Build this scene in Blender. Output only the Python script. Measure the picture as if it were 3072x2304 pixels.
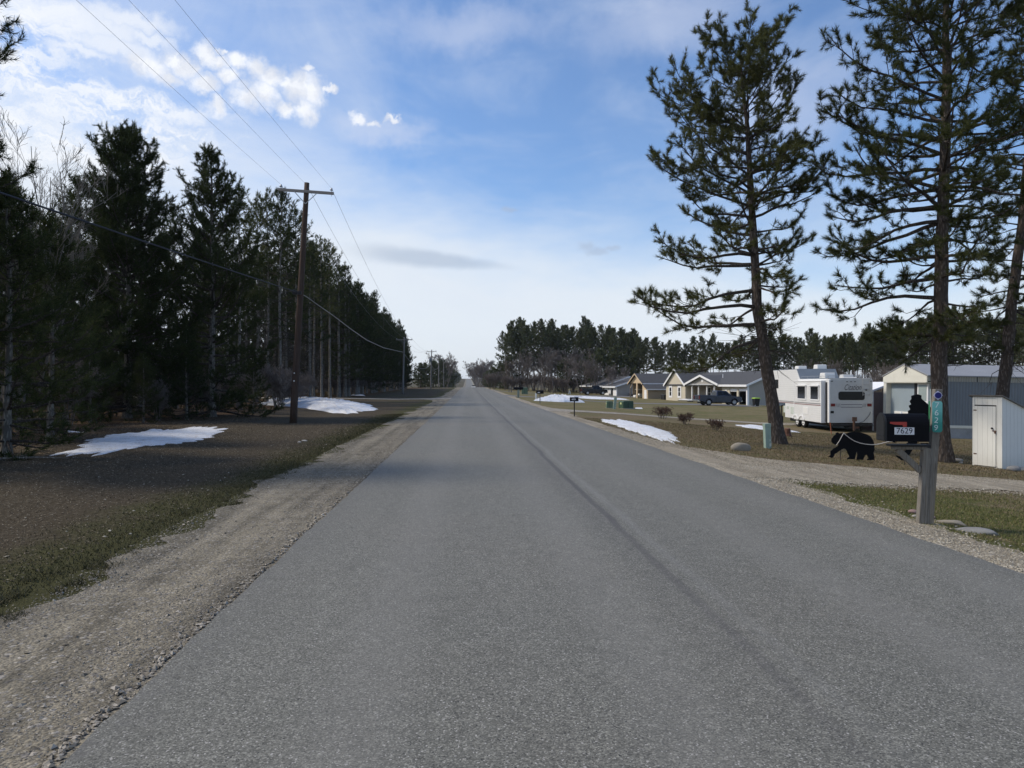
import bpy, math, random
import numpy as np
from mathutils import Vector, Matrix
R = math.radians
for o in list(bpy.data.objects): bpy.data.objects.remove(o)
sc = bpy.context.scene
col = sc.collection

# ---------------- camera ----------------
F = 2130.0; YAW = R(3.57); CH = 1.7
cam = bpy.data.cameras.new('camera'); camo = bpy.data.objects.new('camera', cam); col.objects.link(camo)
cam.sensor_width = 36; cam.lens = 36*F/3072; cam.clip_start = 0.05; cam.clip_end = 12000
camo.location = (0, 0, CH); camo.rotation_euler = (R(89.95), 0, -YAW)
sc.camera = camo
sc.render.resolution_x = 1024; sc.render.resolution_y = 768
sc.view_settings.view_transform = 'Standard'; sc.view_settings.look = 'None'
sc.view_settings.exposure = 0.12; sc.view_settings.gamma = 1.0
try: sc.view_settings.use_curve_mapping = False
except Exception: pass
sc.cycles.max_bounces = 6; sc.cycles.diffuse_bounces = 3; sc.cycles.transparent_max_bounces = 8
cs, sn = math.cos(YAW), math.sin(YAW)
def W(xc, d): return (d*sn + xc*cs, d*cs - xc*sn)      # camera-plane metres -> world X, Y

# ---------------- node helper ----------------
class NT:
    def __init__(s, tree): s.t = tree; s.N = tree.nodes; s.L = tree.links
    def node(s, typ, **kw):
        n = s.N.new(typ)
        for k, v in kw.items():
            if isinstance(k, str) and hasattr(n, k): setattr(n, k, v)
        return n
    def put(s, sock, v):
        if v is None: return
        if isinstance(v, bpy.types.NodeSocket): s.L.new(v, sock)
        else:
            if isinstance(v, (tuple, list)) and sock.type == 'RGBA' and len(v) == 3: v = (*v, 1)
            if isinstance(v, (int, float)) and sock.type in ('RGBA',): v = (v, v, v, 1)
            if isinstance(v, (int, float)) and sock.type == 'VECTOR': v = (v, v, v)
            sock.default_value = v
    def m(s, op, a, b=None, c=None, clamp=False):
        n = s.N.new('ShaderNodeMath'); n.operation = op; n.use_clamp = clamp
        s.put(n.inputs[0], a); s.put(n.inputs[1], b); s.put(n.inputs[2], c); return n.outputs[0]
    def v(s, op, a, b=None):
        n = s.N.new('ShaderNodeVectorMath'); n.operation = op
        s.put(n.inputs[0], a); s.put(n.inputs[1], b)
        return n.outputs['Value'] if op in ('LENGTH', 'DOT_PRODUCT', 'DISTANCE') else n.outputs[0]
    def xyz(s, x, y, z=0.0):
        n = s.N.new('ShaderNodeCombineXYZ'); s.put(n.inputs[0], x); s.put(n.inputs[1], y); s.put(n.inputs[2], z); return n.outputs[0]
    def sep(s, vec):
        n = s.N.new('ShaderNodeSeparateXYZ'); s.put(n.inputs[0], vec); return n.outputs
    def noise(s, vec, scale, detail=3, rough=.5, dist=0, color=False):
        n = s.N.new('ShaderNodeTexNoise'); s.put(n.inputs['Vector'], vec); s.put(n.inputs['Scale'], scale)
        s.put(n.inputs['Detail'], detail); s.put(n.inputs['Roughness'], rough); s.put(n.inputs['Distortion'], dist)
        return n.outputs['Color' if color else 'Fac']
    def voro(s, vec, scale, out='Distance', feature='F1'):
        n = s.N.new('ShaderNodeTexVoronoi'); n.feature = feature; s.put(n.inputs['Vector'], vec); s.put(n.inputs['Scale'], scale)
        return n.outputs[out]
    def mix(s, f, a, b, blend='MIX'):
        n = s.N.new('ShaderNodeMix'); n.data_type = 'RGBA'; n.blend_type = blend
        s.put(n.inputs[0], f); s.put(n.inputs[6], a); s.put(n.inputs[7], b); return n.outputs[2]
    def step(s, x, a, b, lo=0., hi=1.):
        n = s.N.new('ShaderNodeMapRange'); n.interpolation_type = 'SMOOTHSTEP'
        for i, q in enumerate((x, a, b, lo, hi)): s.put(n.inputs[i], q)
        return n.outputs[0]
    def ramp(s, f, stops):
        n = s.N.new('ShaderNodeValToRGB'); e = n.color_ramp.elements
        while len(e) < len(stops): e.new(.5)
        for i, (p, c) in enumerate(stops):
            e[i].position = p; e[i].color = (*c, 1) if isinstance(c, tuple) else (c, c, c, 1)
        s.put(n.inputs[0], f); return n.outputs[0]
    def bump(s, h, st=.3, dist=.01):
        n = s.N.new('ShaderNodeBump'); s.put(n.inputs['Height'], h); s.put(n.inputs['Strength'], st); s.put(n.inputs['Distance'], dist)
        return n.outputs[0]

# ---------------- world ----------------
SUN_EL, SUN_AZ = 46.0, -78.0      # azimuth measured from +Y towards +X
w = bpy.data.worlds.new('World'); sc.world = w; w.use_nodes = True
t = NT(w.node_tree); t.N.clear()
out = t.node('ShaderNodeOutputWorld'); bg = t.node('ShaderNodeBackground'); t.L.new(bg.outputs[0], out.inputs[0])
sky = t.node('ShaderNodeTexSky'); sky.sky_type = 'NISHITA'; sky.sun_disc = False
sky.sun_elevation = R(SUN_EL); sky.sun_rotation = R(SUN_AZ); sky.air_density = 1.0; sky.dust_density = 0.6; sky.ozone_density = 2.0
tc = t.node('ShaderNodeTexCoord'); d = t.v('NORMALIZE', tc.outputs['Generated'])
dx, dy, dz = t.sep(d)
az = t.m('MULTIPLY', t.m('ARCTAN2', dx, dy), 57.2958)
el = t.m('MULTIPLY', t.m('ARCSINE', dz), 57.2958)
def AE(px, py):
    a = math.atan((px-1536)/F); return (math.degrees(a+YAW), math.degrees(math.atan((1150-py)/F*math.cos(a))))
# flat cloud-deck coordinates, so that clouds shrink towards the horizon
k = t.m('ADD', t.m('MAXIMUM', dz, 0.0), 0.10)
plane = t.xyz(t.m('DIVIDE', dx, k), t.m('DIVIDE', dy, k))
ae = t.xyz(az, el)
warp = t.v('SUBTRACT', t.noise(ae, .22, 5, .62, color=True), (.5, .5, .5))
aew = t.v('ADD', ae, t.v('MULTIPLY', warp, (7, 5, 0)))
warp2 = t.v('SUBTRACT', t.noise(ae, .9, 4, .6, color=True), (.5, .5, .5))
aep = t.v('ADD', ae, t.v('MULTIPLY', warp2, (1.9, 1.7, 0)))
def blobs(lst, vec, a=1.0, b=.45):
    cur = None
    for px, py, rx, ry in lst:
        x0, y0 = AE(px, py); q = t.v('SUBTRACT', vec, (x0, y0, 0))
        q = t.v('MULTIPLY', q, (F*.0175/rx, F*.0175/ry, 0)); L = t.v('LENGTH', q)
        cur = L if cur is None else t.m('MINIMUM', cur, L)
    return t.step(cur, a, b)
skycol = t.mix(1.0, sky.outputs[0], (1.14, 1.32, 1.54), 'MULTIPLY')
hor = (7.5, 8.0, 8.6)
white = (8.6, 8.9, 9.4)
# white haze towards the horizon, patchy upper edge, wider to the left
edge = t.m('ADD', el, t.m('MULTIPLY', t.m('SUBTRACT', t.noise(t.v('MULTIPLY', ae, (.35, 1, 1)), .10, 5, .55), .5), 20))
edge = t.m('ADD', edge, t.m('MULTIPLY', az, .13))
c = t.mix(t.step(edge, 18, 7, 0, .92), skycol, hor)
c = t.mix(t.step(el, 5, -1, 0, .35), c, (6.6, 7.0, 7.3))
# thin high streaks
st = t.v('MULTIPLY', plane, (1.0, .55, 1))
rot = t.node('ShaderNodeVectorRotate'); t.put(rot.inputs['Vector'], st); rot.inputs['Angle'].default_value = R(35)
cir = t.noise(rot.outputs[0], 1.5, 7, .62, .8)
leftw = t.step(az, 18, -36)
c = t.mix(t.m('MULTIPLY', t.step(cir, .42, .72), t.m('ADD', .04, t.m('MULTIPLY', leftw, .56))), c, (7.4, 7.9, 8.8))
cir2 = t.noise(t.v('MULTIPLY', ae, (.6, 1.7, 1)), .12, 6, .6, .5)
c = t.mix(t.m('MULTIPLY', t.step(cir2, .42, .78), .34), c, (6.2, 7.0, 8.4))
# cloud sheets on the left
sheet = blobs([(40, 90, 170, 150), (60, 200, 150, 90), (10, 400, 190, 130), (130, 250, 190, 45), (330, 345, 250, 42), (500, 385, 190, 34), (400, 300, 240, 34), (160, 440, 230, 60), (300, 440, 300, 60)], aew, 1.3, .2)
c = t.mix(t.m('MULTIPLY', sheet, t.step(t.noise(t.v('MULTIPLY', aew, (.8, 1.8, 1)), .42, 7, .72), .40, .58, .12, .95)), c, white)
sheet2 = blobs([(300, 85, 120, 28), (210, 40, 150, 28), (380, 60, 120, 25), (320, 130, 110, 24), (240, 155, 80, 14), (450, 120, 60, 16), (100, 30, 140, 40)], aep, 1.5, .3)
c = t.mix(t.m('MULTIPLY', sheet2, .72), c, white)
# small puffs
puff = blobs([(455, 200, 62, 34), (410, 185, 30, 20), (505, 235, 40, 22), (530, 180, 38, 26), (560, 205, 40, 26), (620, 165, 34, 32), (650, 185, 36, 24),
              (615, 252, 48, 26), (690, 228, 40, 24), (712, 183, 38, 22), (770, 200, 36, 30), (740, 288, 48, 36), (810, 235, 50, 32), (800, 285, 40, 40),
              (860, 325, 36, 22), (900, 265, 48, 44), (935, 270, 40, 42), (918, 335, 34, 42), (880, 250, 50, 20), (988, 272, 20, 11), (655, 320, 30, 26),
              (1075, 352, 20, 16), (1120, 364, 20, 9), (1178, 358, 26, 8), (668, 152, 16, 8), (920, 205, 20, 14)], aep, 1.42, .25)
shade = t.step(t.noise(t.v('ADD', aep, (0, .5, 0)), .7, 4, .5), .35, .65)
c = t.mix(t.m('MULTIPLY', puff, .93), c, t.mix(shade, (7.3, 7.6, 8.3), (9.2, 9.4, 9.8)))
faint = blobs([(1150, 385, 150, 34), (1400, 90, 260, 60), (2000, 60, 260, 90), (2350, 330, 260, 150)], aew, 1.4, .1)
c = t.mix(t.m('MULTIPLY', faint, .40), c, (6.5, 7.0, 8.4))
# grey lens-shaped cloud and small grey wisp
x0, y0 = AE(1290, 781)
q = t.v('SUBTRACT', ae, (x0, y0, 0)); qx, qy, qz = t.sep(q)
qy2 = t.m('ADD', qy, t.m('MULTIPLY', qx, .085)); qy2 = t.m('ADD', qy2, t.m('MULTIPLY', t.m('SUBTRACT', t.noise(ae, .8, 4, .6), .5), .35))
lens = t.v('LENGTH', t.xyz(t.m('DIVIDE', qx, 7.0), t.m('DIVIDE', t.m('SUBTRACT', qy2, .1), t.m('SUBTRACT', .82, t.m('MULTIPLY', qx, .05)))))
c = t.mix(t.m('MULTIPLY', t.step(lens, 1.15, .35), .50), c, (3.3, 4.1, 5.4))
wisp = blobs([(1760, 738, 28, 16), (1790, 752, 40, 16), (1835, 742, 30, 8), (2010, 725, 36, 12), (1530, 628, 30, 8)], t.v('ADD', ae, t.v('MULTIPLY', warp2, (1.2, 1.0, 0))), 1.3, .3)
c = t.mix(t.m('MULTIPLY', wisp, .45), c, (3.8, 4.5, 5.8))
t.put(bg.inputs[0], c); bg.inputs[1].default_value = 0.10
# ---------------- sun (veiled by thin cloud) ----------------
sl = bpy.data.lights.new('sun', 'SUN'); sl.energy = 3.0; sl.angle = R(9); sl.color = (1.0, .89, .73)
slo = bpy.data.objects.new('sun', sl); col.objects.link(slo)
sd = Vector((math.sin(R(SUN_AZ))*math.cos(R(SUN_EL)), math.cos(R(SUN_AZ))*math.cos(R(SUN_EL)), math.sin(R(SUN_EL))))
slo.rotation_euler = sd.to_track_quat('Z', 'Y').to_euler()

# ---------------- mesh helpers ----------------
def setp(o, label=None, cat=None, group=None, kind=None):
    for kk, vv in (('label', label), ('category', cat), ('group', group), ('kind', kind)):
        if vv: o[kk] = vv
    return o
def thing(name, label, cat, loc=(0, 0, 0), rz=0., group=None):
    o = bpy.data.objects.new(name, None); col.objects.link(o); o.empty_display_size = .2
    o.location = loc; o.rotation_euler = (0, 0, rz); return setp(o, label, cat, group)
def mesh_obj(name, V, Fc, mat, parent=None, smooth=False):
    me = bpy.data.meshes.new(name); me.from_pydata([tuple(map(float, q)) for q in V], [], Fc); me.update()
    if smooth: me.polygons.foreach_set('use_smooth', [True]*len(me.polygons))
    if mat: me.materials.append(mat)
    o = bpy.data.objects.new(name, me); col.objects.link(o)
    if parent: o.parent = parent
    return o
def tri_obj(name, V, mat, parent=None):          # V: (n*3,3) loose triangles
    n = len(V)//3; me = bpy.data.meshes.new(name)
    me.vertices.add(n*3); me.vertices.foreach_set('co', np.asarray(V, np.float32).ravel())
    me.loops.add(n*3); me.loops.foreach_set('vertex_index', np.arange(n*3, dtype=np.int32))
    me.polygons.add(n); me.polygons.foreach_set('loop_start', np.arange(0, n*3, 3, dtype=np.int32))
    me.update(calc_edges=True); me.validate()
    me.materials.append(mat); o = bpy.data.objects.new(name, me); col.objects.link(o)
    if parent: o.parent = parent
    return o
class MB:
    def __init__(s): s.V = []; s.Fc = []
    def add(s, V, Fc):
        b = len(s.V); s.V.extend(V); s.Fc.extend([[i+b for i in f] for f in Fc]); return s
    def box(s, c, sz, M=None):
        x, y, z = (q/2 for q in sz)
        V = [Vector((a*x, b*y, e*z)) for a in (-1, 1) for b in (-1, 1) for e in (-1, 1)]
        if M is not None: V = [M @ q for q in V]
        V = [q+Vector(c) for q in V]
        return s.add([tuple(q) for q in V], [(0, 1, 3, 2), (4, 6, 7, 5), (0, 4, 5, 1), (2, 3, 7, 6), (0, 2, 6, 4), (1, 5, 7, 3)])
    def b2(s, x0, x1, y0, y1, z0, z1): return s.box(((x0+x1)/2, (y0+y1)/2, (z0+z1)/2), (abs(x1-x0), abs(y1-y0), abs(z1-z0)))
    def bar(s, a, b, wd, ht):                     # rectangular bar from a to b
        a, b = Vector(a), Vector(b); dd = b-a
        M = dd.to_track_quat('X', 'Z').to_matrix(); return s.box((a+b)/2, (dd.length, wd, ht), M)
    def prism(s, poly, axis, a, b):               # poly in the two other axes, extruded a..b
        n = len(poly); V = []
        for e in (a, b):
            for p, q in poly:
                V.append({'x': (e, p, q), 'y': (p, e, q), 'z': (p, q, e)}[axis])
        Fc = [list(range(n))[::-1], list(range(n, 2*n))]
        for i in range(n): j = (i+1) % n; Fc.append((i, j, n+j, n+i))
        return s.add(V, Fc)
    def tube(s, pts, rad, n=6, cap=True):
        P = [Vector(q) for q in pts]; m = len(P)
        if not hasattr(rad, '__len__'): rad = [rad]*m
        V = []; u = None
        for i in range(m):
            tn = (P[min(i+1, m-1)]-P[max(i-1, 0)])
            if tn.length < 1e-9: tn = Vector((0, 0, 1))
            tn.normalize()
            if u is None: u = tn.orthogonal().normalized()
            else:
                u = u-tn*u.dot(tn)
                u = u.normalized() if u.length > 1e-6 else tn.orthogonal().normalized()
            v = tn.cross(u); r = rad[i]
            for j in range(n):
                a = 2*math.pi*j/n; V.append(tuple(P[i]+u*(r*math.cos(a))+v*(r*math.sin(a))))
        Fc = []
        for i in range(m-1):
            for j in range(n):
                j2 = (j+1) % n; Fc.append((i*n+j, i*n+j2, (i+1)*n+j2, (i+1)*n+j))
        if cap and n > 3: Fc.append(list(range(n))[::-1]); Fc.append([(m-1)*n+j for j in range(n)])
        return s.add(V, Fc)
    def build(s, name, mat, parent=None, smooth=False, bevel=0):
        o = mesh_obj(name, s.V, s.Fc, mat, parent, smooth)
        if bevel:
            b = o.modifiers.new('bevel', 'BEVEL'); b.width = bevel; b.segments = 2; b.limit_method = 'ANGLE'; b.angle_limit = R(40)
        return o
def box(name, x0, x1, y0, y1, z0, z1, mat, parent=None, bevel=0): return MB().b2(x0, x1, y0, y1, z0, z1).build(name, mat, parent, bevel=bevel)
def copy_tree(o, parent=None):
    cc = o.copy(); col.objects.link(cc)
    if parent: cc.parent = parent
    for ch in list(o.children): copy_tree(ch, cc)
    return cc

# ---------------- materials ----------------
MATS = {}
def mat(name, colr, rough=.7, var=.12, scale=8, bump=0, bscale=40, spec=.3, metal=0, coords='Object', stretch=(1, 1, 1), dirt=None):
    if name in MATS: return MATS[name]
    m = bpy.data.materials.new(name); m.use_nodes = True; t = NT(m.node_tree); b = m.node_tree.nodes['Principled BSDF']
    tc = t.node('ShaderNodeTexCoord'); vec = t.v('MULTIPLY', tc.outputs[coords], stretch)
    n = t.noise(vec, scale, 5, .6)
    cc = t.mix(n, tuple(q*(1-var*1.6) for q in colr), tuple(min(1, q*(1+var*1.6)) for q in colr))
    if dirt:
        dn = t.noise(vec, scale*.35, 6, .7); cc = t.mix(t.step(dn, .5, .78, 0, dirt[1]), cc, dirt[0])
    t.put(b.inputs['Base Color'], cc); b.inputs['Roughness'].default_value = rough
    b.inputs['Specular IOR Level'].default_value = spec; b.inputs['Metallic'].default_value = metal
    if bump: t.put(b.inputs['Normal'], t.bump(t.noise(vec, bscale, 4, .6), bump, .01))
    MATS[name] = m; return m
def custom(name):
    m = bpy.data.materials.new(name); m.use_nodes = True; MATS[name] = m
    return m, NT(m.node_tree), m.node_tree.nodes['Principled BSDF']
# ---------------- terrain ----------------
_ty = np.arange(-400, 4001, 2.0)
_tz = np.interp(_ty, [-400, 60, 215, 260, 340, 400, 507, 700, 950, 1200, 1290, 1600, 4000], [0, 0, .5, .25, -.75, -1.5, -1.25, 1.5, 5.5, 9.7, 9.7, 6, 0])
_kk = np.hanning(21); _kk /= _kk.sum(); _tz = np.convolve(np.pad(_tz, 10, 'edge'), _kk, 'valid')
LX = [-400, -60, -14, -8, -4, -1.8, 5, 10, 14, 20, 35, 60, 100, 400]
LZ = [1.5, .35, .02, -.09, -.06, 0, 0, -.3, -.6, -1.0, -1.3, -1.6, -1.8, -1.8]
def zr(y): return float(np.interp(y, _ty, _tz))
def T(x, y):
    lat = float(np.interp(x, LX, LZ)); f = 1.0 if y < 130 else max(.35, 1-(y-130)/200)
    return zr(y)+lat*f
def hit(px, py, dmin=2.0, dmax=1500.0):
    a = (px-1536)/F; e = (1152-py)/F-.0009+.0; dd = dmin; prev = dd
    while dd < dmax:
        x, y = W(a*dd, dd)
        if CH+(1150-py)/F*dd <= T(x, y): break
        dd *= 1.004
    return Vector((x, y, T(x, y)))
def P3(px, py, dd):
    x, y = W((px-1536)/F*dd, dd); return Vector((x, y, CH+(1150-py)/F*dd))
def gpt(px, dd):
    x, y = W((px-1536)/F*dd, dd); return Vector((x, y, T(x, y)))
def grid_sheet(name, xs, ys, off, mat, zf=T):
    V = [(x, y, zf(x, y)+off) for y in ys for x in xs]; n = len(xs)
    Fc = [(j*n+i, j*n+i+1, (j+1)*n+i+1, (j+1)*n+i) for j in range(len(ys)-1) for i in range(n-1)]
    return mesh_obj(name, V, Fc, mat, None, True)
YG = list(np.arange(-30, 60, 1.0))+list(np.arange(60, 300, 3.0))+list(np.arange(300, 1300, 12.0))+list(np.arange(1300, 4001, 100.0))
XG = sorted(set([-4000, -1500, -400, -200, -120, -60, -40, -30, -22, -14, -11, -8, -6, -4, -3, -1.8, 0, 2, 4, 5, 6, 8, 10, 12, 14, 17, 20, 27, 35, 45, 60, 80, 100, 150, 200, 400, 1500, 4000]))

# ground material
m, t, b = custom('ground_soil_and_grass')
geo = t.node('ShaderNodeNewGeometry'); pos = geo.outputs['Position']; X, Y, Z = t.sep(pos)
n1 = t.noise(pos, .35, 5, .6); n2 = t.noise(pos, 2.2, 5, .65); n3 = t.noise(pos, 14, 4, .7); n4 = t.noise(pos, 55, 3, .7)
xw = t.m('ADD', X, t.m('MULTIPLY', t.m('SUBTRACT', n1, .5), 3.0)); xw = t.m('ADD', xw, t.m('MULTIPLY', t.m('SUBTRACT', n2, .5), 1.2))
grassL = t.mix(n3, (.030, .032, .012), (.085, .082, .034))
soilL = t.mix(n3, (.024, .019, .012), (.100, .080, .054))
lit = t.mix(t.step(t.m('ADD', n3, t.m('MULTIPLY', t.m('SUBTRACT', n4, .5), .5)), .52, .76), soilL, (.17, .145, .105))
litter = t.mix(n3, (.035, .022, .013), (.12, .075, .042))
L = t.mix(t.step(xw, -3.8, -5.2), grassL, lit); L = t.mix(t.step(xw, -11, -14), L, litter)
L = t.mix(t.m('MULTIPLY', t.step(n1, .5, .62), t.step(Y, 45, 75)), L, grassL)
gR = t.mix(n3, (.055, .064, .020), (.150, .150, .055)); bR = t.mix(n3, (.095, .074, .044), (.26, .205, .128))
dry = t.mix(n3, (.12, .10, .05), (.26, .215, .12))
mR = t.m('ADD', n1, t.m('MULTIPLY', t.m('SUBTRACT', n2, .5), .55))
near = t.mix(t.step(t.m('ADD', mR, t.m('MULTIPLY', t.m('SUBTRACT', X, 6.2), .05)), .44, .62), gR, bR)     # strip by the mailbox
yard = t.mix(t.step(mR, .36, .68), bR, t.mix(.45, gR, bR))
lawn = t.mix(t.step(mR, .35, .66), t.mix(.25, gR, dry), t.mix(.35, dry, bR))
Rr = t.mix(t.step(Y, 14.2, 15.0), near, yard)
Rr = t.mix(t.step(t.m('ADD', Y, t.m('MULTIPLY', t.m('SUBTRACT', n1, .5), 6)), 44, 48), Rr, lawn)
cc = t.mix(t.step(X, 0, .1), L, Rr)
cc = t.mix(t.step(Y, 230, 330), cc, t.mix(n1, (.06, .05, .035), (.10, .09, .05)))
cc = t.mix(1.0, cc, t.ramp(n4, [(.25, .55), (.75, 1.35)]), 'MULTIPLY')
t.put(b.inputs['Base Color'], cc); b.inputs['Roughness'].default_value = .95; b.inputs['Specular IOR Level'].default_value = .1
t.put(b.inputs['Normal'], t.bump(t.m('ADD', t.m('MULTIPLY', n3, .6), t.m('MULTIPLY', n4, .4)), .9, .05))
ground = grid_sheet('ground', XG, YG, 0, m); ground['kind'] = 'structure'

# asphalt
m, t, b = custom('worn_asphalt')
geo = t.node('ShaderNodeNewGeometry'); pos = geo.outputs['Position']; X, Y, Z = t.sep(pos)
lo = t.noise(t.v('MULTIPLY', pos, (1, .12, 1)), .9, 4, .55); patch = t.noise(pos, .22, 4, .6)
sp = t.voro(pos, 130, 'Color'); spx, spy, spz = t.sep(sp); fine = t.noise(pos, 60, 4, .8); mid = t.noise(pos, 7, 4, .6)
base = t.mix(lo, (.112, .111, .096), (.162, .160, .140))
base = t.mix(t.step(patch, .45, .62, 0, .45), base, (.146, .140, .120))
base = t.mix(1.0, base, t.ramp(mid, [(.3, .88), (.7, 1.09)]), 'MULTIPLY')
base = t.mix(1.0, base, t.ramp(t.m('ADD', t.m('MULTIPLY', spx, .55), t.m('MULTIPLY', fine, .45)), [(.18, .42), (.40, .84), (.62, 1.10), (.82, 2.1)]), 'MULTIPLY')
base = t.mix(t.step(spy, .965, .985), base, (.36, .35, .33)); base = t.mix(t.step(spz, .985, .992), base, (.03, .03, .03))
# longitudinal seam near the crown, darker and slightly wandering
sx = t.m('ADD', X, t.m('MULTIPLY', t.m('SUBTRACT', t.noise(t.xyz(0, Y, 0), .12, 4, .6), .5), .28))
band = t.m('MAXIMUM', t.step(t.m('ABSOLUTE', t.m('SUBTRACT', sx, 1.74)), .075, .02), t.m('MULTIPLY', t.step(t.m('ABSOLUTE', t.m('SUBTRACT', sx, 1.60)), .30, .05), .22))
fade = t.m('MULTIPLY', t.step(Y, 1.5, 10, .30, 1), t.m('ADD', .45, t.m('MULTIPLY', t.noise(t.xyz(X, Y, 0), .5, 3, .6), .7)))
base = t.mix(t.m('MULTIPLY', t.m('MULTIPLY', band, fade), .85), base, (.068, .064, .066))
lband = t.step(t.m('ABSOLUTE', t.m('SUBTRACT', sx, 1.93)), .10, .0)
base = t.mix(t.m('MULTIPLY', t.m('MULTIPLY', lband, fade), .35), base, (.22, .22, .215))
for wx in (-.55, 1.05, 3.0, 4.3):
    tr = t.step(t.m('ABSOLUTE', t.m('SUBTRACT', sx, wx)), .45, .05)
    base = t.mix(t.m('MULTIPLY', tr, .24), base, (.20, .195, .18))
stn = t.step(t.noise(t.v('MULTIPLY', pos, (1.4, .5, 1)), 1.1, 5, .65), .60, .74)
base = t.mix(t.m('MULTIPLY', stn, .22), base, (.085, .083, .076))
wv = t.v('ADD', pos, t.v('MULTIPLY', t.noise(pos, 1.2, 4, .6, color=True), (.5, .5, 0)))
ck = t.voro(t.v('MULTIPLY', wv, (.16, .07, 1)), 1.0, 'Distance', 'DISTANCE_TO_EDGE')
edg = t.m('MAXIMUM', t.step(X, -1.35, -1.8), t.step(X, 4.45, 4.88))
base = t.mix(t.m('MULTIPLY', edg, t.step(mid, .45, .7, .12, .6)), base, (.10, .098, .095))
t.put(b.inputs['Base Color'], base); b.inputs['Roughness'].default_value = .72; b.inputs['Specular IOR Level'].default_value = .32
t.put(b.inputs['Normal'], t.bump(t.m('ADD', t.m('MULTIPLY', spx, .5), fine), .55, .004))
rs = random.Random(4)
NZ = [rs.uniform(-1, 1) for _ in range(4096)]
def nz(x, s=1.0, k=0):
    x = x*s+k*37.1; i = math.floor(x); f = x-i; f = f*f*(3-2*f); return NZ[i % 4096]*(1-f)+NZ[(i+1) % 4096]*f
def fnz(x, s=1.0, k=0): return .5*nz(x, s, k)+.3*nz(x, s*2.7, k+3)+.2*nz(x, s*7, k+9)
YR = sorted(set(list(np.arange(-25, 25, .08))+list(np.arange(25, 60, .5))+[y for y in YG if 60 <= y <= 1600]))
V = []; Fc = []
cols = [-1.8, -1.8, -1.5, 0, 1.54, 3.1, 4.6, 4.88, 4.88]
for y in YR:
    y = float(y); z = zr(y)
    for i, x in enumerate(cols):
        e = .035*fnz(y, 1.3, 1 if x < 0 else 2) if (i < 2 or i > 6) else 0
        cr = .03-.02*((x-1.54)/3.34)**2+.012
        V.append((x+e, y, z+(cr if 0 < i < 8 else -.02)))
n = len(cols)
for j in range(len(YR)-1):
    for i in range(n-1): Fc.append((j*n+i, j*n+i+1, (j+1)*n+i+1, (j+1)*n+i))
road = mesh_obj('road', V, Fc, m); road['kind'] = 'structure'

# gravel
def gravel_mat(name, c0, c1, grit):
    m, t, b = custom(name)
    geo = t.node('ShaderNodeNewGeometry'); pos = geo.outputs['Position']; X, Y, Z = t.sep(pos)
    n1 = t.m('ADD', t.m('MULTIPLY', t.noise(t.v('MULTIPLY', pos, (3.2, .22, 1)), .9, 5, .6), .6), t.m('MULTIPLY', t.noise(pos, 2.4, 5, .7), .4)); v1 = t.voro(pos, 38, 'Color'); a, b_, c_ = t.sep(v1); d1 = t.voro(pos, 38)
    v2 = t.voro(pos, 95, 'Color'); a2, _, _ = t.sep(v2)
    base = t.mix(t.step(n1, .34, .64), c0, c1); st = t.mix(b_, (.08, .075, .07), (.32, .30, .27))
    stone = t.m('MULTIPLY', t.step(a, 1-grit, 1-grit+.1), t.step(t.m('ADD', n1, t.m('MULTIPLY', c_, .2)), .35, .6, .25, 1))
    base = t.mix(stone, base, st)
    base = t.mix(1.0, base, t.ramp(a2, [(.1, .62), (.5, .98), (.9, 1.35)]), 'MULTIPLY')
    t.put(b.inputs['Base Color'], base); b.inputs['Roughness'].default_value = .95; b.inputs['Specular IOR Level'].default_value = .15
    t.put(b.inputs['Normal'], t.bump(t.m('ADD', t.m('MULTIPLY', d1, -1.2), t.m('MULTIPLY', a2, .5)), .8, .012))
    return m
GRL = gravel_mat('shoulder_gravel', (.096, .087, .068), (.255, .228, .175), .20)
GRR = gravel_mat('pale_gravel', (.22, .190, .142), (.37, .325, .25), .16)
def ribbon(name, ys, fl, fr, off, m, nx=4, fall=True):     # strip between x=fl(y) and x=fr(y)
    V = []; Fc = []
    for y in ys:
        a, c = fl(y), fr(y)
        for i in range(nx+1):
            x = a+(c-a)*i/nx; V.append((x, y, T(x, y)+off))
    n = nx+1
    for j in range(len(ys)-1):
        for i in range(nx): Fc.append((j*n+i, j*n+i+1, (j+1)*n+i+1, (j+1)*n+i))
    o = mesh_obj(name, V, Fc, m); o['kind'] = 'structure'; return o
YS = [float(y) for y in YR]
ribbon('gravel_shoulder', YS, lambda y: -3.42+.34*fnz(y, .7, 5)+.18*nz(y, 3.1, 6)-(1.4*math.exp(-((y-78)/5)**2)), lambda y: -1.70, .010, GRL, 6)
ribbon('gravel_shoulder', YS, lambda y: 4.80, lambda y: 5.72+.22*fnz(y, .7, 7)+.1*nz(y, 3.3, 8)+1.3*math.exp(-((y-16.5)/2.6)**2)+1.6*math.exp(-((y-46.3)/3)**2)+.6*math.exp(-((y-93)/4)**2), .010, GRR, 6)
def crossing(name, x0, x1, yc, hw, off, m, k=0, n=220):       # driveway running away from the road along X
    V = []; Fc = []
    for i in range(n+1):
        x = x0+(x1-x0)*(i/n)**1.4; w_ = hw(x)
        for j, s_ in enumerate((-1, -.5, 0, .5, 1)):
            y = yc(x)+s_*(w_+(.12+.02*abs(x))*fnz(x, .9, k+(s_ > 0)*4)*(abs(s_) == 1)); V.append((x, y, T(x, y)+off))
    for i in range(n):
        for j in range(4): Fc.append((i*5+j, i*5+j+1, (i+1)*5+j+1, (i+1)*5+j))
    o = mesh_obj(name, V, Fc, m); o['kind'] = 'structure'; return o
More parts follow.
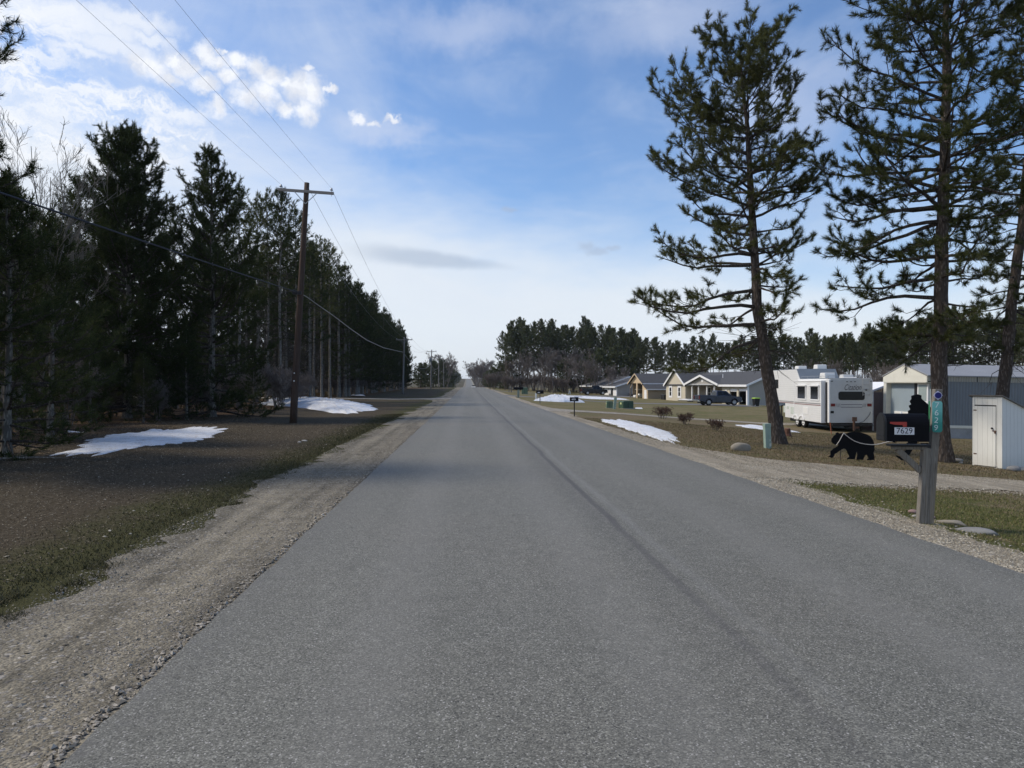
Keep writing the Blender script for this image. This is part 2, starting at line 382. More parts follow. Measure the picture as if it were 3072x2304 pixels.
crossing('driveway', 4.85, 34, lambda x: 13.6+2.3*math.exp(-(x-5)/2.4), lambda x: 1.3+2.2*math.exp(-(x-4.9)/2.4), .018, GRR, 20)
GR2 = gravel_mat('dusty_gravel', (.27, .245, .20), (.36, .33, .28), .25)
crossing('driveway', 4.85, 60, lambda x: 46.6-.02*x, lambda x: 1.45+2.4*math.exp(-(x-4.9)/1.6), .018, GR2, 40)
GRA = mat('driveway_asphalt', (.16, .16, .165), .9, .1, 2, .3, 60, coords='Object')
crossing('driveway', 4.85, 37, lambda x: 93.5-.05*x, lambda x: 1.9+2*math.exp(-(x-4.9)/2)+2.6*max(0, (x-24)/10), .02, GRA, 60)
crossing('driveway', 4.85, 34, lambda x: 140-.02*x, lambda x: 1.7+2*math.exp(-(x-4.9)/2)+2*max(0, (x-20)/10), .02, GRA, 80)
crossing('driveway', -1.75, -60, lambda x: 78.0, lambda x: 1.8+2.4*math.exp(-abs(x+1.8)/1.6), .018, GR2, 100)
crossing('side_road', -1.75, -120, lambda x: 232.0, lambda x: 2.6+2.4*math.exp(-abs(x+1.8)/2.6), .018, GR2, 120)

# ---- pebbles, leaf litter, grass blades (uncountable) ----
rng = np.random.default_rng(7)
def in_view(x, y, mg=60):
    d = x*sn+y*cs; xc = x*cs-y*sn; px = 1536+F*xc/np.maximum(d, .1); return (d > 2.6) & (px > -mg) & (px < 3072+mg)
def Tv(x, y): return np.interp(y, _ty, _tz)+np.interp(x, LX, LZ)
def pebbles(name, x, y, s, m, off):
    n = len(x); oc = np.array([(1, 0, 0), (0, 1, 0), (-1, 0, 0), (0, -1, 0), (0, 0, 1), (0, 0, -1)], float)
    fc = np.array([(0, 1, 4), (1, 2, 4), (2, 3, 4), (3, 0, 4), (1, 0, 5), (2, 1, 5), (3, 2, 5), (0, 3, 5)])
    V = oc[None]*np.stack([s*rng.uniform(.7, 1.4, n), s*rng.uniform(.6, 1.1, n), s*rng.uniform(.3, .6, n)], 1)[:, None]
    V += rng.normal(0, .16, V.shape)*s[:, None, None]
    a = rng.uniform(0, 6.28, n); ca, sa = np.cos(a)[:, None], np.sin(a)[:, None]
    V = np.stack([V[..., 0]*ca-V[..., 1]*sa, V[..., 0]*sa+V[..., 1]*ca, V[..., 2]], -1)
    V += np.stack([x, y, Tv(x, y)+off+s*.12], -1)[:, None]
    return tri_obj(name, V[:, fc].reshape(-1, 3), m)
def island_mat(name, c0, c1, rough=.9, trans=0, c2=None):
    m, t, b = custom(name); g = t.node('ShaderNodeNewGeometry'); r = g.outputs['Random Per Island']
    st = [(0, c0), (1, c1)] if c2 is None else [(0, c0), (.6, c1), (1, c2)]
    t.put(b.inputs['Base Color'], t.ramp(r, st)); b.inputs['Roughness'].default_value = rough; b.inputs['Specular IOR Level'].default_value = .2
    if trans: b.inputs['Subsurface Weight'].default_value = 0
    return m
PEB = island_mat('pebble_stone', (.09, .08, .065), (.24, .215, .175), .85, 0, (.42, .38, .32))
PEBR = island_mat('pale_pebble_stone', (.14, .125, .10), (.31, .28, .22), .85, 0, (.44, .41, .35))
n = 60000; y = 2.2+26*rng.random(n)**1.9; x = rng.uniform(-3.6, -1.78, n); k_ = in_view(x, y) & (np.sin(x*5.2+.6*np.sin(y*.7))+.6*np.sin(y*1.1+x*2)+rng.normal(0, .6, n) > .35); x, y = x[k_], y[k_]
s = rng.uniform(.003, .008, len(x))*(1+y*.03); big = rng.random(len(x)) < .04; s[big] *= 2.2
o = pebbles('gravel', x, y, s, PEB, .010); setp(o, kind='stuff')
n = 1500; y = 2.4+26*rng.random(n)**1.6; x = -1.83-np.abs(rng.normal(0, .04, n)); o = pebbles('gravel', x, y, rng.uniform(.009, .024, n), PEB, .014); setp(o, kind='stuff')
n = 14000; y = 5+22*rng.random(n)**1.3; x = 4.85+np.abs(rng.normal(0, .45, n)); k_ = in_view(x, y) & (x < 6.3); x, y = x[k_], y[k_]
o = pebbles('gravel', x, y, rng.uniform(.006, .017, len(x))*(1+.02*y), PEBR, .010); setp(o, kind='stuff')
n = 14000; x = 5.5+20*rng.random(n)**1.3; y = 13.4+rng.choice([-1, 1], n)*np.abs(rng.normal(1.05, .28, n)); k_ = in_view(x, y); x, y = x[k_], y[k_]
o = pebbles('gravel', x, y, rng.uniform(.008, .02, len(x)), PEBR, .016); setp(o, kind='stuff')
def blades(name, x, y, h, wd, m, lean=.5, off=0):
    n = len(x); a = rng.uniform(0, 6.28, n); l = rng.uniform(-lean, lean, (n, 2))*h[:, None]
    z = Tv(x, y)+off; bs = np.stack([x, y, z], -1); p = np.stack([np.cos(a), np.sin(a), 0*a], -1)*wd[:, None]
    tip = bs+np.stack([l[:, 0], l[:, 1], h], -1); V = np.stack([bs-p, bs+p, tip], 1).reshape(-1, 3); return tri_obj(name, V, m)
GB = island_mat('grass_blade', (.055, .068, .020), (.125, .135, .045), .8, 0, (.22, .185, .09))
GD = island_mat('dark_grass_blade', (.024, .026, .010), (.062, .060, .024), .8, 0, (.14, .115, .07))
GY = island_mat('dry_grass_blade', (.10, .075, .04), (.17, .135, .075), .8, 0, (.07, .09, .03))
n = 90000; x = 5.55+9*rng.random(n)**1.2; y = rng.uniform(6.5, 12.1, n); k_ = in_view(x, y) & (np.sin(x*3.1+y*1.7)+np.sin(x*1.3-y*2.9)+rng.normal(0, 1.0, n) > -1.2); x, y = x[k_], y[k_]
o = blades('grass', x, y, rng.uniform(.012, .04, len(x)), rng.uniform(.0025, .005, len(x)), GB, .9); setp(o, kind='stuff')
n = 90000; x = rng.uniform(5.7, 24, n); y = rng.uniform(14.6, 36, n)**1.0; k_ = in_view(x, y); x, y = x[k_], y[k_]
o = blades('grass', x, y, rng.uniform(.015, .05, len(x)), rng.uniform(.005, .010, len(x)), GY, .9); setp(o, kind='stuff')
n = 40000; y = 3+38*rng.random(n)**1.4; x = -3.6-np.abs(rng.normal(0, .62, n)); k_ = in_view(x, y); x, y = x[k_], y[k_]
o = blades('grass', x, y, rng.uniform(.008, .032, len(x))*(1+.01*y), rng.uniform(.002, .0045, len(x))*(1+.04*y), GD, .9); setp(o, kind='stuff')
n = 150; cx = np.repeat(rng.uniform(-3.9, -3.3, n), 26); cy = np.repeat(2.6+14*rng.random(n)**1.5, 26); x = cx+rng.normal(0, .03, n*26); y = cy+rng.normal(0, .03, n*26)
o = blades('grass', x, y, rng.uniform(.03, .10, len(x)), np.full(len(x), .003), GD, 1.2); setp(o, kind='stuff')
# leaf litter: curled flakes
def flakes(name, x, y, s, m):
    n = len(x); a = rng.uniform(0, 6.28, n); z = Tv(x, y)+.006
    V = np.zeros((n, 2, 3, 3)); c = np.stack([x, y, z], -1)
    u = np.stack([np.cos(a), np.sin(a), rng.uniform(-.3, .3, n)], -1)*s[:, None]; v = np.stack([-np.sin(a), np.cos(a), rng.uniform(-.3, .3, n)], -1)*s[:, None]*.6
    lift = np.stack([0*s, 0*s, s*.5], -1)
    V[:, 0] = np.stack([c-u, c-v, c+u+lift], 1); V[:, 1] = np.stack([c-u, c+u+lift, c+v], 1)
    return tri_obj(name, V.reshape(-1, 3), m)
LF = island_mat('leaf_litter', (.028, .022, .014), (.12, .096, .066), .9, 0, (.28, .24, .18))
LR = island_mat('pine_litter', (.06, .042, .028), (.15, .105, .065), .9, 0, (.25, .20, .14))
n = 70000; y = 2.8+30*rng.random(n)**1.5; x = -4.0-10*rng.random(n)**.9; k_ = in_view(x, y); x, y = x[k_], y[k_]
o = flakes('leaf_litter', x, y, rng.uniform(.006, .017, len(x))*(1+.015*y), LF); setp(o, kind='stuff')
n = 26000; y = 14+24*rng.random(n); x = -10-12*rng.random(n); k_ = in_view(x, y); x, y = x[k_], y[k_]
o = flakes('leaf_litter', x, y, rng.uniform(.015, .035, len(x)), LR); setp(o, kind='stuff')
n = 40000; y = rng.uniform(15, 34, n); x = rng.uniform(7, 22, n); k_ = in_view(x, y); x, y = x[k_], y[k_]
o = flakes('leaf_litter', x, y, rng.uniform(.010, .026, len(x)), LR); setp(o, kind='stuff')
n = 9000; x = 5.9+8*rng.random(n)**1.2; y = rng.uniform(6.5, 12.2, n); k_ = in_view(x, y); x, y = x[k_], y[k_]
o = flakes('leaf_litter', x, y, rng.uniform(.006, .016, len(x)), LR); setp(o, kind='stuff')

# matted dead grass and needles lying nearly flat, and a few bigger stones in the shoulders
DG = island_mat('matted_dead_grass', (.035, .028, .018), (.105, .088, .058), .9, 0, (.20, .172, .12))
def strands(name, x, y, ln, wd, m):
    n = len(x); a = rng.uniform(0, 6.28, n); z = Tv(x, y)+.004; d_ = np.stack([np.cos(a), np.sin(a), rng.uniform(0, .22, n)], -1)*ln[:, None]; p = np.stack([-np.sin(a), np.cos(a), 0*a], -1)*wd[:, None]
    bs = np.stack([x, y, z], -1); return tri_obj(name, np.stack([bs-p, bs+p, bs+d_], 1).reshape(-1, 3), m)
n = 60000; y = 2.8+30*rng.random(n)**1.4; x = -3.7-9*rng.random(n)**.8; k_ = in_view(x, y) & (np.sin(x*2.1+y*.9)+np.sin(y*1.7-x*1.2)+rng.normal(0, .7, n) > .1); x, y = x[k_], y[k_]
o = strands('dead_grass', x, y, rng.uniform(.03, .12, len(x)), rng.uniform(.0012, .003, len(x))*(1+.05*y), DG); setp(o, kind='stuff')
n = 50000; x = rng.uniform(5.6, 20, n); y = 6.5+26*rng.random(n); k_ = in_view(x, y) & (np.abs(y-13.6) > 1.6) & (np.sin(x*1.9+y*1.3)+np.sin(y*2.3-x*.7)+rng.normal(0, .8, n) > -.1); x, y = x[k_], y[k_]
o = strands('dead_grass', x, y, rng.uniform(.03, .11, len(x)), rng.uniform(.0015, .003, len(x))*(1+.04*y), DG); setp(o, kind='stuff')
n = 500; y = 2.6+22*rng.random(n)**1.4; x = rng.uniform(-3.5, -1.9, n); o = pebbles('gravel', x, y, rng.uniform(.010, .022, n), PEB, .010); setp(o, kind='stuff')
n = 420; y = 2.8+24*rng.random(n)**1.3; x = -3.8-7*rng.random(n); o = pebbles('gravel', x, y, rng.uniform(.010, .024, n), PEBR, .004); setp(o, kind='stuff')

# ---- snow patches ----
m, t, b = custom('old_snow')
geo = t.node('ShaderNodeNewGeometry'); pos = geo.outputs['Position']
a = t.noise(pos, 3.0, 6, .7); f2 = t.noise(pos, 22, 4, .7); cc = t.mix(a, (.58, .61, .66), (.80, .82, .85))
cc = t.mix(t.m('ADD', t.step(t.m('MULTIPLY', a, f2), .24, .36, 0, .75), t.step(t.noise(pos, 70, 3, .7), .64, .70, 0, .5), None, True), cc, (.30, .26, .20)); t.put(b.inputs['Base Color'], cc); b.inputs['Roughness'].default_value = .6
b.inputs['Subsurface Weight'].default_value = .15; b.inputs['Subsurface Radius'].default_value = (.05, .06, .07)
t.put(b.inputs['Normal'], t.bump(t.m('ADD', a, t.m('MULTIPLY', f2, .35)), .9, .05)); SNOW = m
def snow(pxs, h, label, k, jag=.10, rings=14):
    pts = [hit(px, py) for px, py in pxs]; n = len(pts); c = sum(pts, Vector())/n; ol = []
    for i in range(n):
        a, b_ = pts[i], pts[(i+1) % n]
        for j in range(14):
            q = a.lerp(b_, j/14); r = (q-c); ol.append(c+r*(1+jag*(fnz(i*14+j, .35, k)*1.5+.5*nz(i*14+j, .9, k+4))))
    V = []; Fc = []; M = len(ol)
    for r in range(rings+1):
        f = r/rings
        for i, q in enumerate(ol):
            p = c+(q-c)*f; e = 1-f**2.2; bumpy = 1+.35*nz(p.x*2.1+p.y*1.3, 1, k+7)+.2*nz(p.x*5-p.y*4, 1, k+2)
            V.append((p.x, p.y, T(p.x, p.y)+(.012 if f < 1 else -.02)+h*e**.8*max(.3, bumpy)))
    for r in range(rings):
        for i in range(M): j = (i+1) % M; Fc.append((r*M+i, r*M+j, (r+1)*M+j, (r+1)*M+i))
    o = mesh_obj('snow_patch', V, Fc, SNOW, None, True); return setp(o, label, 'snow patch', 'melting snow patches')
snow([(160, 1368), (300, 1362), (460, 1338), (560, 1328), (640, 1310), (678, 1285), (600, 1280), (470, 1290), (330, 1306), (240, 1330), (215, 1350)], .03, 'long thin jagged snow patch on the dark leaf litter left of the road', 11, .15)
snow([(196, 1297), (258, 1298), (256, 1294), (198, 1293)], .02, 'tiny sliver of snow on the litter under the left pines', 12)
snow([(775, 1213), (900, 1224), (1030, 1242), (1085, 1236), (1135, 1227), (1100, 1216), (1010, 1203), (900, 1196), (800, 1200)], .40, 'large plowed snow mound behind the nearest utility pole', 13, .08)
snow([(1792, 1261), (1840, 1276), (1920, 1302), (1985, 1322), (2042, 1326), (2020, 1300), (1960, 1283), (1900, 1265), (1850, 1257)], .05, 'long white snow strip beside the right gravel shoulder', 14, .16)
snow([(1598, 1202), (1680, 1206), (1760, 1208), (1730, 1203), (1690, 1197), (1640, 1196)], .55, 'low snow mound behind the two roadside mailboxes on thin posts', 15, .05)
snow([(1650, 1190), (1720, 1193), (1800, 1198), (1890, 1200), (1870, 1196), (1800, 1193), (1740, 1188), (1690, 1187)], .20, 'narrow ridge of snow along the far asphalt driveway', 16, .05)
snow([(2208, 1276), (2240, 1283), (2300, 1292), (2402, 1298), (2360, 1290), (2300, 1281), (2262, 1275)], .05, 'thin snow patch behind the leaning pine and pale green pedestal', 17, .12)
snow([(1905, 1226), (1928, 1227), (1926, 1223), (1906, 1223)], .03, 'small snow remnant on the lawn right of the green transformer', 18)
snow([(1050, 1186), (1095, 1188), (1090, 1184), (1060, 1183)], .08, 'faint snow remnant at the edge of the left woods past the driveway', 19)
# ---------------- vegetation ----------------
def leafmat(name, c0, c1, c2, tr=.25):
    m = bpy.data.materials.new(name); m.use_nodes = True; t = NT(m.node_tree); t.N.clear()
    o = t.node('ShaderNodeOutputMaterial'); g = t.node('ShaderNodeNewGeometry'); oi = t.node('ShaderNodeObjectInfo')
    r = t.m('ADD', t.m('MULTIPLY', g.outputs['Random Per Island'], .5), t.m('MULTIPLY', t.noise(g.outputs['Position'], .9, 3, .6), .5))
    r = t.m('ADD', r, t.m('MULTIPLY', t.m('SUBTRACT', oi.outputs['Random'], .5), .25))
    c = t.ramp(r, [(.15, c0), (.55, c1), (.9, c2)])
    d = t.node('ShaderNodeBsdfDiffuse'); t.put(d.inputs[0], c); tl = t.node('ShaderNodeBsdfTranslucent'); t.put(tl.inputs[0], c)
    mx = t.node('ShaderNodeMixShader'); mx.inputs[0].default_value = tr; t.L.new(d.outputs[0], mx.inputs[1]); t.L.new(tl.outputs[0], mx.inputs[2])
    t.L.new(mx.outputs[0], o.inputs[0]); return m
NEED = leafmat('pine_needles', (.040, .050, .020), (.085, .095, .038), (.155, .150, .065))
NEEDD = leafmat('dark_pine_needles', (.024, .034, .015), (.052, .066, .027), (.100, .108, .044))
NEEDB = leafmat('far_pine_needles', (.050, .062, .032), (.095, .110, .055), (.16, .165, .085))
def barkmat(name, c0, c1, c2, sc_=9):
    m, t, b = custom(name); tc = t.node('ShaderNodeTexCoord'); v = t.v('MULTIPLY', tc.outputs['Object'], (1, 1, .28))
    n = t.noise(v, sc_, 6, .7, .6); vo = t.voro(t.v('ADD', v, t.v('MULTIPLY', t.noise(v, 6, 3, .5, color=True), (.12, .12, .12))), sc_*2.2)
    c = t.mix(n, c0, c1); c = t.mix(t.step(vo, .25, .5, 0, .75), c, c2)
    t.put(b.inputs['Base Color'], c); b.inputs['Roughness'].default_value = .95; b.inputs['Specular IOR Level'].default_value = .1
    t.put(b.inputs['Normal'], t.bump(t.m('SUBTRACT', n, vo), 1.0, .04)); return m
BARK = barkmat('red_pine_bark', (.095, .078, .066), (.205, .170, .150), (.045, .036, .030))
BARKG = barkmat('grey_branch_bark', (.070, .060, .052), (.140, .122, .108), (.04, .034, .03))
BARKP = barkmat('pale_dead_bark', (.19, .175, .15), (.36, .33, .29), (.10, .09, .08))
TWIG = barkmat('bare_twig_bark', (.17, .148, .135), (.29, .26, .24), (.12, .10, .09))
TWIGP = barkmat('pale_bare_twig_bark', (.17, .155, .135), (.28, .255, .225), (.13, .115, .10))

def needles(tips, n, nl, wd, rg, spread=(18, 75)):
    P = np.array([q[0] for q in tips], float); D = np.array([q[1] for q in tips], float); Ln = np.array([q[2] for q in tips], float)
    D /= np.linalg.norm(D, axis=1, keepdims=True)+1e-9; m = len(P)
    ref = np.where(np.abs(D[:, 2:3]) < .9, np.array([[0, 0, 1.]]), np.array([[1., 0, 0]]))
    U = np.cross(D, ref); U /= np.linalg.norm(U, axis=1, keepdims=True); Vv = np.cross(D, U)
    a = rg.uniform(0, 6.283, (m, n)); ph = np.radians(rg.uniform(*spread, (m, n))); u = rg.random((m, n))
    ph = ph*(.45+.55*(1-u))+.12
    base = P[:, None]-D[:, None]*(Ln[:, None]*(1-u))[..., None]
    nd = D[:, None]*np.cos(ph)[..., None]+(U[:, None]*np.cos(a)[..., None]+Vv[:, None]*np.sin(a)[..., None])*np.sin(ph)[..., None]
    tip = base+nd*(nl*rg.uniform(.7, 1.15, (m, n)))[..., None]
    pr = np.cross(nd, rg.normal(size=(m, n, 3))); pr /= np.linalg.norm(pr, axis=2, keepdims=True)+1e-9; pr *= wd
    return np.stack([base-pr, base+pr, tip], 2).reshape(-1, 3)
def interp3(pts, f):
    f = max(0, min(.9999, f))*(len(pts)-1); i = int(f); return pts[i].lerp(pts[i+1], f-i)
def rv(rg, s=1): return Vector(rg.normal(0, s, 3))
def limb(wood, tips, p0, dr, L, r, rg, curve, up, sec, bare=0, tl=.22, jit=.12, sides=5, clus=0):
    nseg = 7; d_ = Vector(dr).normalized(); pts = [Vector(p0)]
    for i in range(nseg):
        f = i/nseg; d_ = (d_+Vector((0, 0, curve if f < .55 else up))*.5+rv(rg, jit)).normalized(); pts.append(pts[-1]+d_*L/nseg)
    wood.tube(pts, [r*(1-.8*i/nseg) for i in range(nseg+1)], sides, False)
    ns = max(2, int(L*sec))
    for i in range(ns):
        f = bare+(1-bare)*(i+rg.random())/ns
        if f > .97: continue
        p = interp3(pts, f); q = interp3(pts, min(.999, f+.05)); ax = (q-p).normalized()
        side = ax.cross(Vector((0, 0, 1))); side = side.normalized() if side.length > .1 else Vector((1, 0, 0))
        s_ = 1 if (i % 2) else -1; dd = (ax*rg.uniform(.5, 1.1)+side*s_*rg.uniform(.5, 1)+Vector((0, 0, rg.uniform(-.35, .55)))).normalized()
        l2 = L*(.34*(1-f)+.10)*rg.uniform(.6, 1.2)+.12
        q1 = p+dd*l2*.5+rv(rg, l2*.07); d2 = (dd+Vector((0, 0, up*.9))+rv(rg, .22)).normalized(); q2 = q1+d2*l2*.5
        wood.tube([p, q1, q2], [r*.32*(1-f*.5), r*.22*(1-f*.5)+.002, .004], 3, False)
        tips.append((q2, d2, tl))
        for _ in range(clus): d4 = (d2*.6+rv(rg, .55)+Vector((0, 0, .25))).normalized(); l4 = rg.uniform(.10, .24); q0_ = q1.lerp(q2, rg.uniform(.5, 1)); tips.append((q0_+d4*l4, d4, tl*.85)); wood.tube([q0_, q0_+d4*l4], [.005, .004], 3, False)
        nt = int(l2/.26)
        for j in range(nt):
            g = (j+.6)/(nt+.6); pp = p.lerp(q1, g*2) if g < .5 else q1.lerp(q2, g*2-1)
            d3 = (dd*.7+rv(rg, .6)+Vector((0, 0, .25))).normalized(); l3 = rg.uniform(.12, .36)
            wood.tube([pp, pp+d3*l3], [.006, .004], 3, False); tips.append((pp+d3*l3, d3, tl*.9))
    tips.append((pts[-1], d_, tl*1.2)); return pts
def pine(name, seed, trunk, r0, crown0, extent, gap, per, elevf, sec, tuft, mats, bend=(0.0, .35), dead=0, upw=None, tl=.22, lod=8, topr=.12, clus=0, dmin=0, vr=(.62, 1.08), align=False):
    rg = np.random.default_rng(seed); trunk = [Vector(q) for q in trunk]; H = trunk[-1].z; h0 = trunk[0].z
    def tp(z):
        for i in range(len(trunk)-1):
            if trunk[i+1].z >= z: f = (z-trunk[i].z)/(trunk[i+1].z-trunk[i].z); return trunk[i].lerp(trunk[i+1], max(0, f))
        return trunk[-1]
    root = thing(name, '', 'tree')
    tb = MB(); zs = [h0-.3+(H-h0+.3)*(i/40) for i in range(41)]
    def rad(z): f = max(0, (z-h0)/(H-h0)); return r0*(1-f)**.75*(1+.55*math.exp(-(z-h0)/.35 if z > h0 else 0))+.012
    tb.tube([tp(z)+Vector((.02*nz(z, 1.1, seed), .02*nz(z, 1.3, seed+5), 0)) if z > 0 else Vector((trunk[0].x, trunk[0].y, z)) for z in zs], [rad(z)*(1+.06*nz(z, 3, seed)) for z in zs], lod)
    wood = MB(); tips = []; z = crown0
    while z < H-.15:
        f = (z-crown0)/(H-crown0); az0 = rg.uniform(-.3, .3) if align else rg.uniform(0, 6.28); nb = (6 if rg.random() < .35 else 4) if align else max(3, int(round(per+rg.uniform(-1, 1))))
        for i in range(nb):
            a = az0+6.283*i/nb+rg.uniform(-.4, .4); L = extent(z, a)*rg.uniform(*vr)
            if L < .25: L = .25
            e = R(elevf(f)+rg.uniform(-9, 9)); dr = (math.cos(a)*math.cos(e), math.sin(a)*math.cos(e), math.sin(e))
            zz = z+rg.uniform(-.12, .12)
            limb(wood, tips, tp(zz), dr, L, min(rad(zz)*.42, .014+.016*L), rg, bend[0], bend[1], sec*(.85+.5*f), .30*(1-f)+.05, tl, clus=clus)
        z += gap*rg.uniform(.75, 1.25)*(1-.45*f)
    for i in range(4): a = i*1.57; tips.append((trunk[-1]+Vector((math.cos(a)*.08, math.sin(a)*.08, .15+.1*(i % 2))), Vector((math.cos(a)*.3, math.sin(a)*.3, 1)), tl*1.2))
    for i in range(dead):
        zz = h0+1+(crown0-h0-.6)*(dmin+(1-dmin)*rg.random()**.8); a = rg.uniform(0, 6.28); L = rg.uniform(.5, 1.9); e = rg.uniform(-.35, .1)
        p = tp(zz); d_ = Vector((math.cos(a), math.sin(a), e)); q1 = p+d_*L*.5; q2 = q1+(d_+rv(rg, .25)+Vector((0, 0, -.15)))*L*.5
        wood.tube([p, q1, q2], [.018, .012, .004], 3, False)
        for j in range(3): g = rg.uniform(.3, .9); pp = p.lerp(q2, g); wood.tube([pp, pp+(d_+rv(rg, .7))*L*.3], [.007, .003], 3, False)
    tb.build('trunk', mats[0], root, True); wood.build('branches', mats[1], root)
    tri_obj('crown', needles(tips, *tuft, rg), mats[2], root)
    return root, tips
def scaled(tab): ys = [q[0] for q in tab]; vs = [q[1] for q in tab]; return lambda z: float(np.interp(z, ys, vs))

# ---- three tall roadside pines on the right, limbs spread as in the picture ----
def hero(seed, D, base_px, trk, left, right, label, r0, crown_px, top_z, extra=0, sec=2.9, per=5, gap=.60, tuft=(62, .175, .0060), fill=.8):
    fx, off, d0 = .6028, 1800, D
    b0 = hit(*base_px) if D is None else gpt(base_px[0], D)
    D = b0.x*sn+b0.y*cs; bx = base_px[0]
    def loc(px, py): return ((px-bx)/F*D, CH+(1150-py)/F*D-b0.z)
    tr = [(0, 0, 0)]+[(loc(px, py)[0], 0, loc(px, py)[1]) for px, py in trk]
    lt = sorted([(loc(0, y*fx)[1], abs((x-tx)*fx/F*D)) for y, x, tx in left]); rt = sorted([(loc(0, y*fx)[1], abs((x-tx)*fx/F*D)) for y, x, tx in right])
    if top_z: tr.append((tr[-1][0]+.1, 0, top_z)); lt += [(top_z, .3)]; rt += [(top_z, .3)]
    fl, fr = scaled(lt), scaled(rt)
    def ext(z, a):
        c_ = math.cos(a); l = fl(z+.15) if c_ < 0 else fr(z+.15); m_ = .5*(fl(z)+fr(z))*fill; k = abs(c_)**.7; return l*k+m_*(1-k)
    root, tips = pine('pine_tree', seed, tr, r0, loc(0, crown_px)[1], ext, gap, per, lambda f: -8+56*f**1.1, sec, tuft, (BARK, BARKG, NEED), (-.10, .45), 22, tl=.25, lod=14, clus=2, dmin=.55, vr=(.82, 1.14), align=True)
    root.location = b0; root.rotation_euler = (0, 0, -YAW); root['label'] = label; root['group'] = 'tall roadside pines'; return root
T1 = [(2272, 921), (2258, 693), (2249, 542), (2243, 392), (2226, 250), (2222, 150)]
L1 = [(y, x, tx) for y, x, tx in [(150, 600, 690), (230, 530, 695), (300, 450, 700), (420, 345, 705), (500, 440, 715), (600, 215, 730), (680, 230, 735), (760, 360, 738), (830, 170, 740), (860, 110, 742), (1000, 230, 750), (1090, 330, 755), (1180, 370, 760), (1250, 200, 765), (1350, 150, 770), (1480, 80, 780), (1550, 270, 790), (1700, 300, 800)]]
R1 = [(100, 780, 690), (200, 975, 695), (300, 990, 700), (420, 1000, 705), (560, 1100, 730), (640, 1040, 735), (760, 1050, 738), (830, 1120, 742), (950, 1130, 745), (1060, 1100, 755), (1230, 1000, 765), (1330, 1040, 770), (1450, 960, 780), (1500, 910, 785), (1600, 930, 795), (1700, 860, 800)]
hero(21, 24.0, (2335, 1328), T1, L1, R1, 'leaning tall pine between the pale green pedestal and the white camper', .21, 1015, None)
T2 = [(2816, 1094), (2822, 965), (2825, 663), (2834, 452), (2837, 241), (2837, 60)]
L2 = [(-500, 1500, 1720), (-250, 1400, 1720), (0, 1340, 1720), (100, 1240, 1720), (200, 1215, 1720), (350, 1185, 1720), (430, 1115, 1720), (500, 1050, 1720), (580, 1060, 1715), (700, 1110, 1715), (800, 1065, 1715), (950, 1090, 1705), (1080, 1135, 1700), (1180, 1310, 1700), (1280, 1145, 1700), (1400, 1090, 1697), (1500, 1110, 1697), (1600, 1270, 1695), (1750, 1400, 1695)]
R2 = [(-500, 1950, 1720), (-250, 2050, 1720), (0, 2140, 1720), (300, 2140, 1720), (450, 1980, 1720), (600, 2110, 1715), (750, 2100, 1715), (1050, 2120, 1705), (1200, 1960, 1700), (1300, 2040, 1700), (1450, 1960, 1697), (1600, 1890, 1695), (1750, 1800, 1695)]
hero(22, 20.7, (2828, 1366), T2, L2, R2, 'tallest straight pine standing behind the black mailbox', .22, 1010, 17.0)
T3 = [(3036, 904), (3060, 723), (3085, 480), (3095, 240), (3100, 0)]
L3 = [(-500, 1950, 2150), (0, 2000, 2150), (400, 1960, 2140), (560, 1930, 2130), (850, 1880, 2120), (950, 1840, 2110), (1080, 1950, 2100), (1250, 1960, 2080), (1500, 1850, 2050), (1700, 2000, 2030)]
R3 = [(y, 2*tx-x+60, tx) for y, x, tx in L3]
hero(23, 23.5, (2990, 1330), T3, L3, R3, 'pine at the right edge rising behind the white wooden shed', .20, 1030, 16.0, gap=.6, per=4)

# ---- dense pines on the left ----
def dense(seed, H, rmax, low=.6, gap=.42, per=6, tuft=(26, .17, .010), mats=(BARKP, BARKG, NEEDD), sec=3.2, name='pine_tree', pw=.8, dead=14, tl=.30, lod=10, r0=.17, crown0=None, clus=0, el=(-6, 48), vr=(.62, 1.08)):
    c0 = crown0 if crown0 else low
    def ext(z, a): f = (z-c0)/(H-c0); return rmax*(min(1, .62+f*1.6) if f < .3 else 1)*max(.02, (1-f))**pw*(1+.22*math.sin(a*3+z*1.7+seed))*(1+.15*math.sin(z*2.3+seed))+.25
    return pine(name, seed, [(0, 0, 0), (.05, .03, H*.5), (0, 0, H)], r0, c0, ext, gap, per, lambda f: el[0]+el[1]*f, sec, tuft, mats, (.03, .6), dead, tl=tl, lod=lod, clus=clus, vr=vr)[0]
def place(o, p, label, group=None, rz=0, s=1.0, sz=None):
    o.location = p; o.rotation_euler = (0, 0, rz); o.scale = (s, s, sz or s); o['label'] = label
    if group: o['group'] = group
    return o
LG = 'pines of the dark woods left of the road'
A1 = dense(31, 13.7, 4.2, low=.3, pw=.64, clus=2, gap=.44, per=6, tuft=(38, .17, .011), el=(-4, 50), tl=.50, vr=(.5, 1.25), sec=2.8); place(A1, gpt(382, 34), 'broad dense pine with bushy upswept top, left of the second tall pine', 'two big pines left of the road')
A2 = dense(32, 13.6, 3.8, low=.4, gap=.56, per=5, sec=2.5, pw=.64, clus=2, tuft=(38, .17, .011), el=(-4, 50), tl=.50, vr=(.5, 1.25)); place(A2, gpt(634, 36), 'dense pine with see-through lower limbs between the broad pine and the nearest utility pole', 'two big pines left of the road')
A3 = dense(33, 12.6, 3.4, gap=.62, pw=.5, clus=2, tuft=(44, .16, .007), tl=.40, vr=(.5, 1.2)); place(A3, gpt(-350, 15.0), 'near pine whose branch tips poke in at the left edge of the picture', LG)
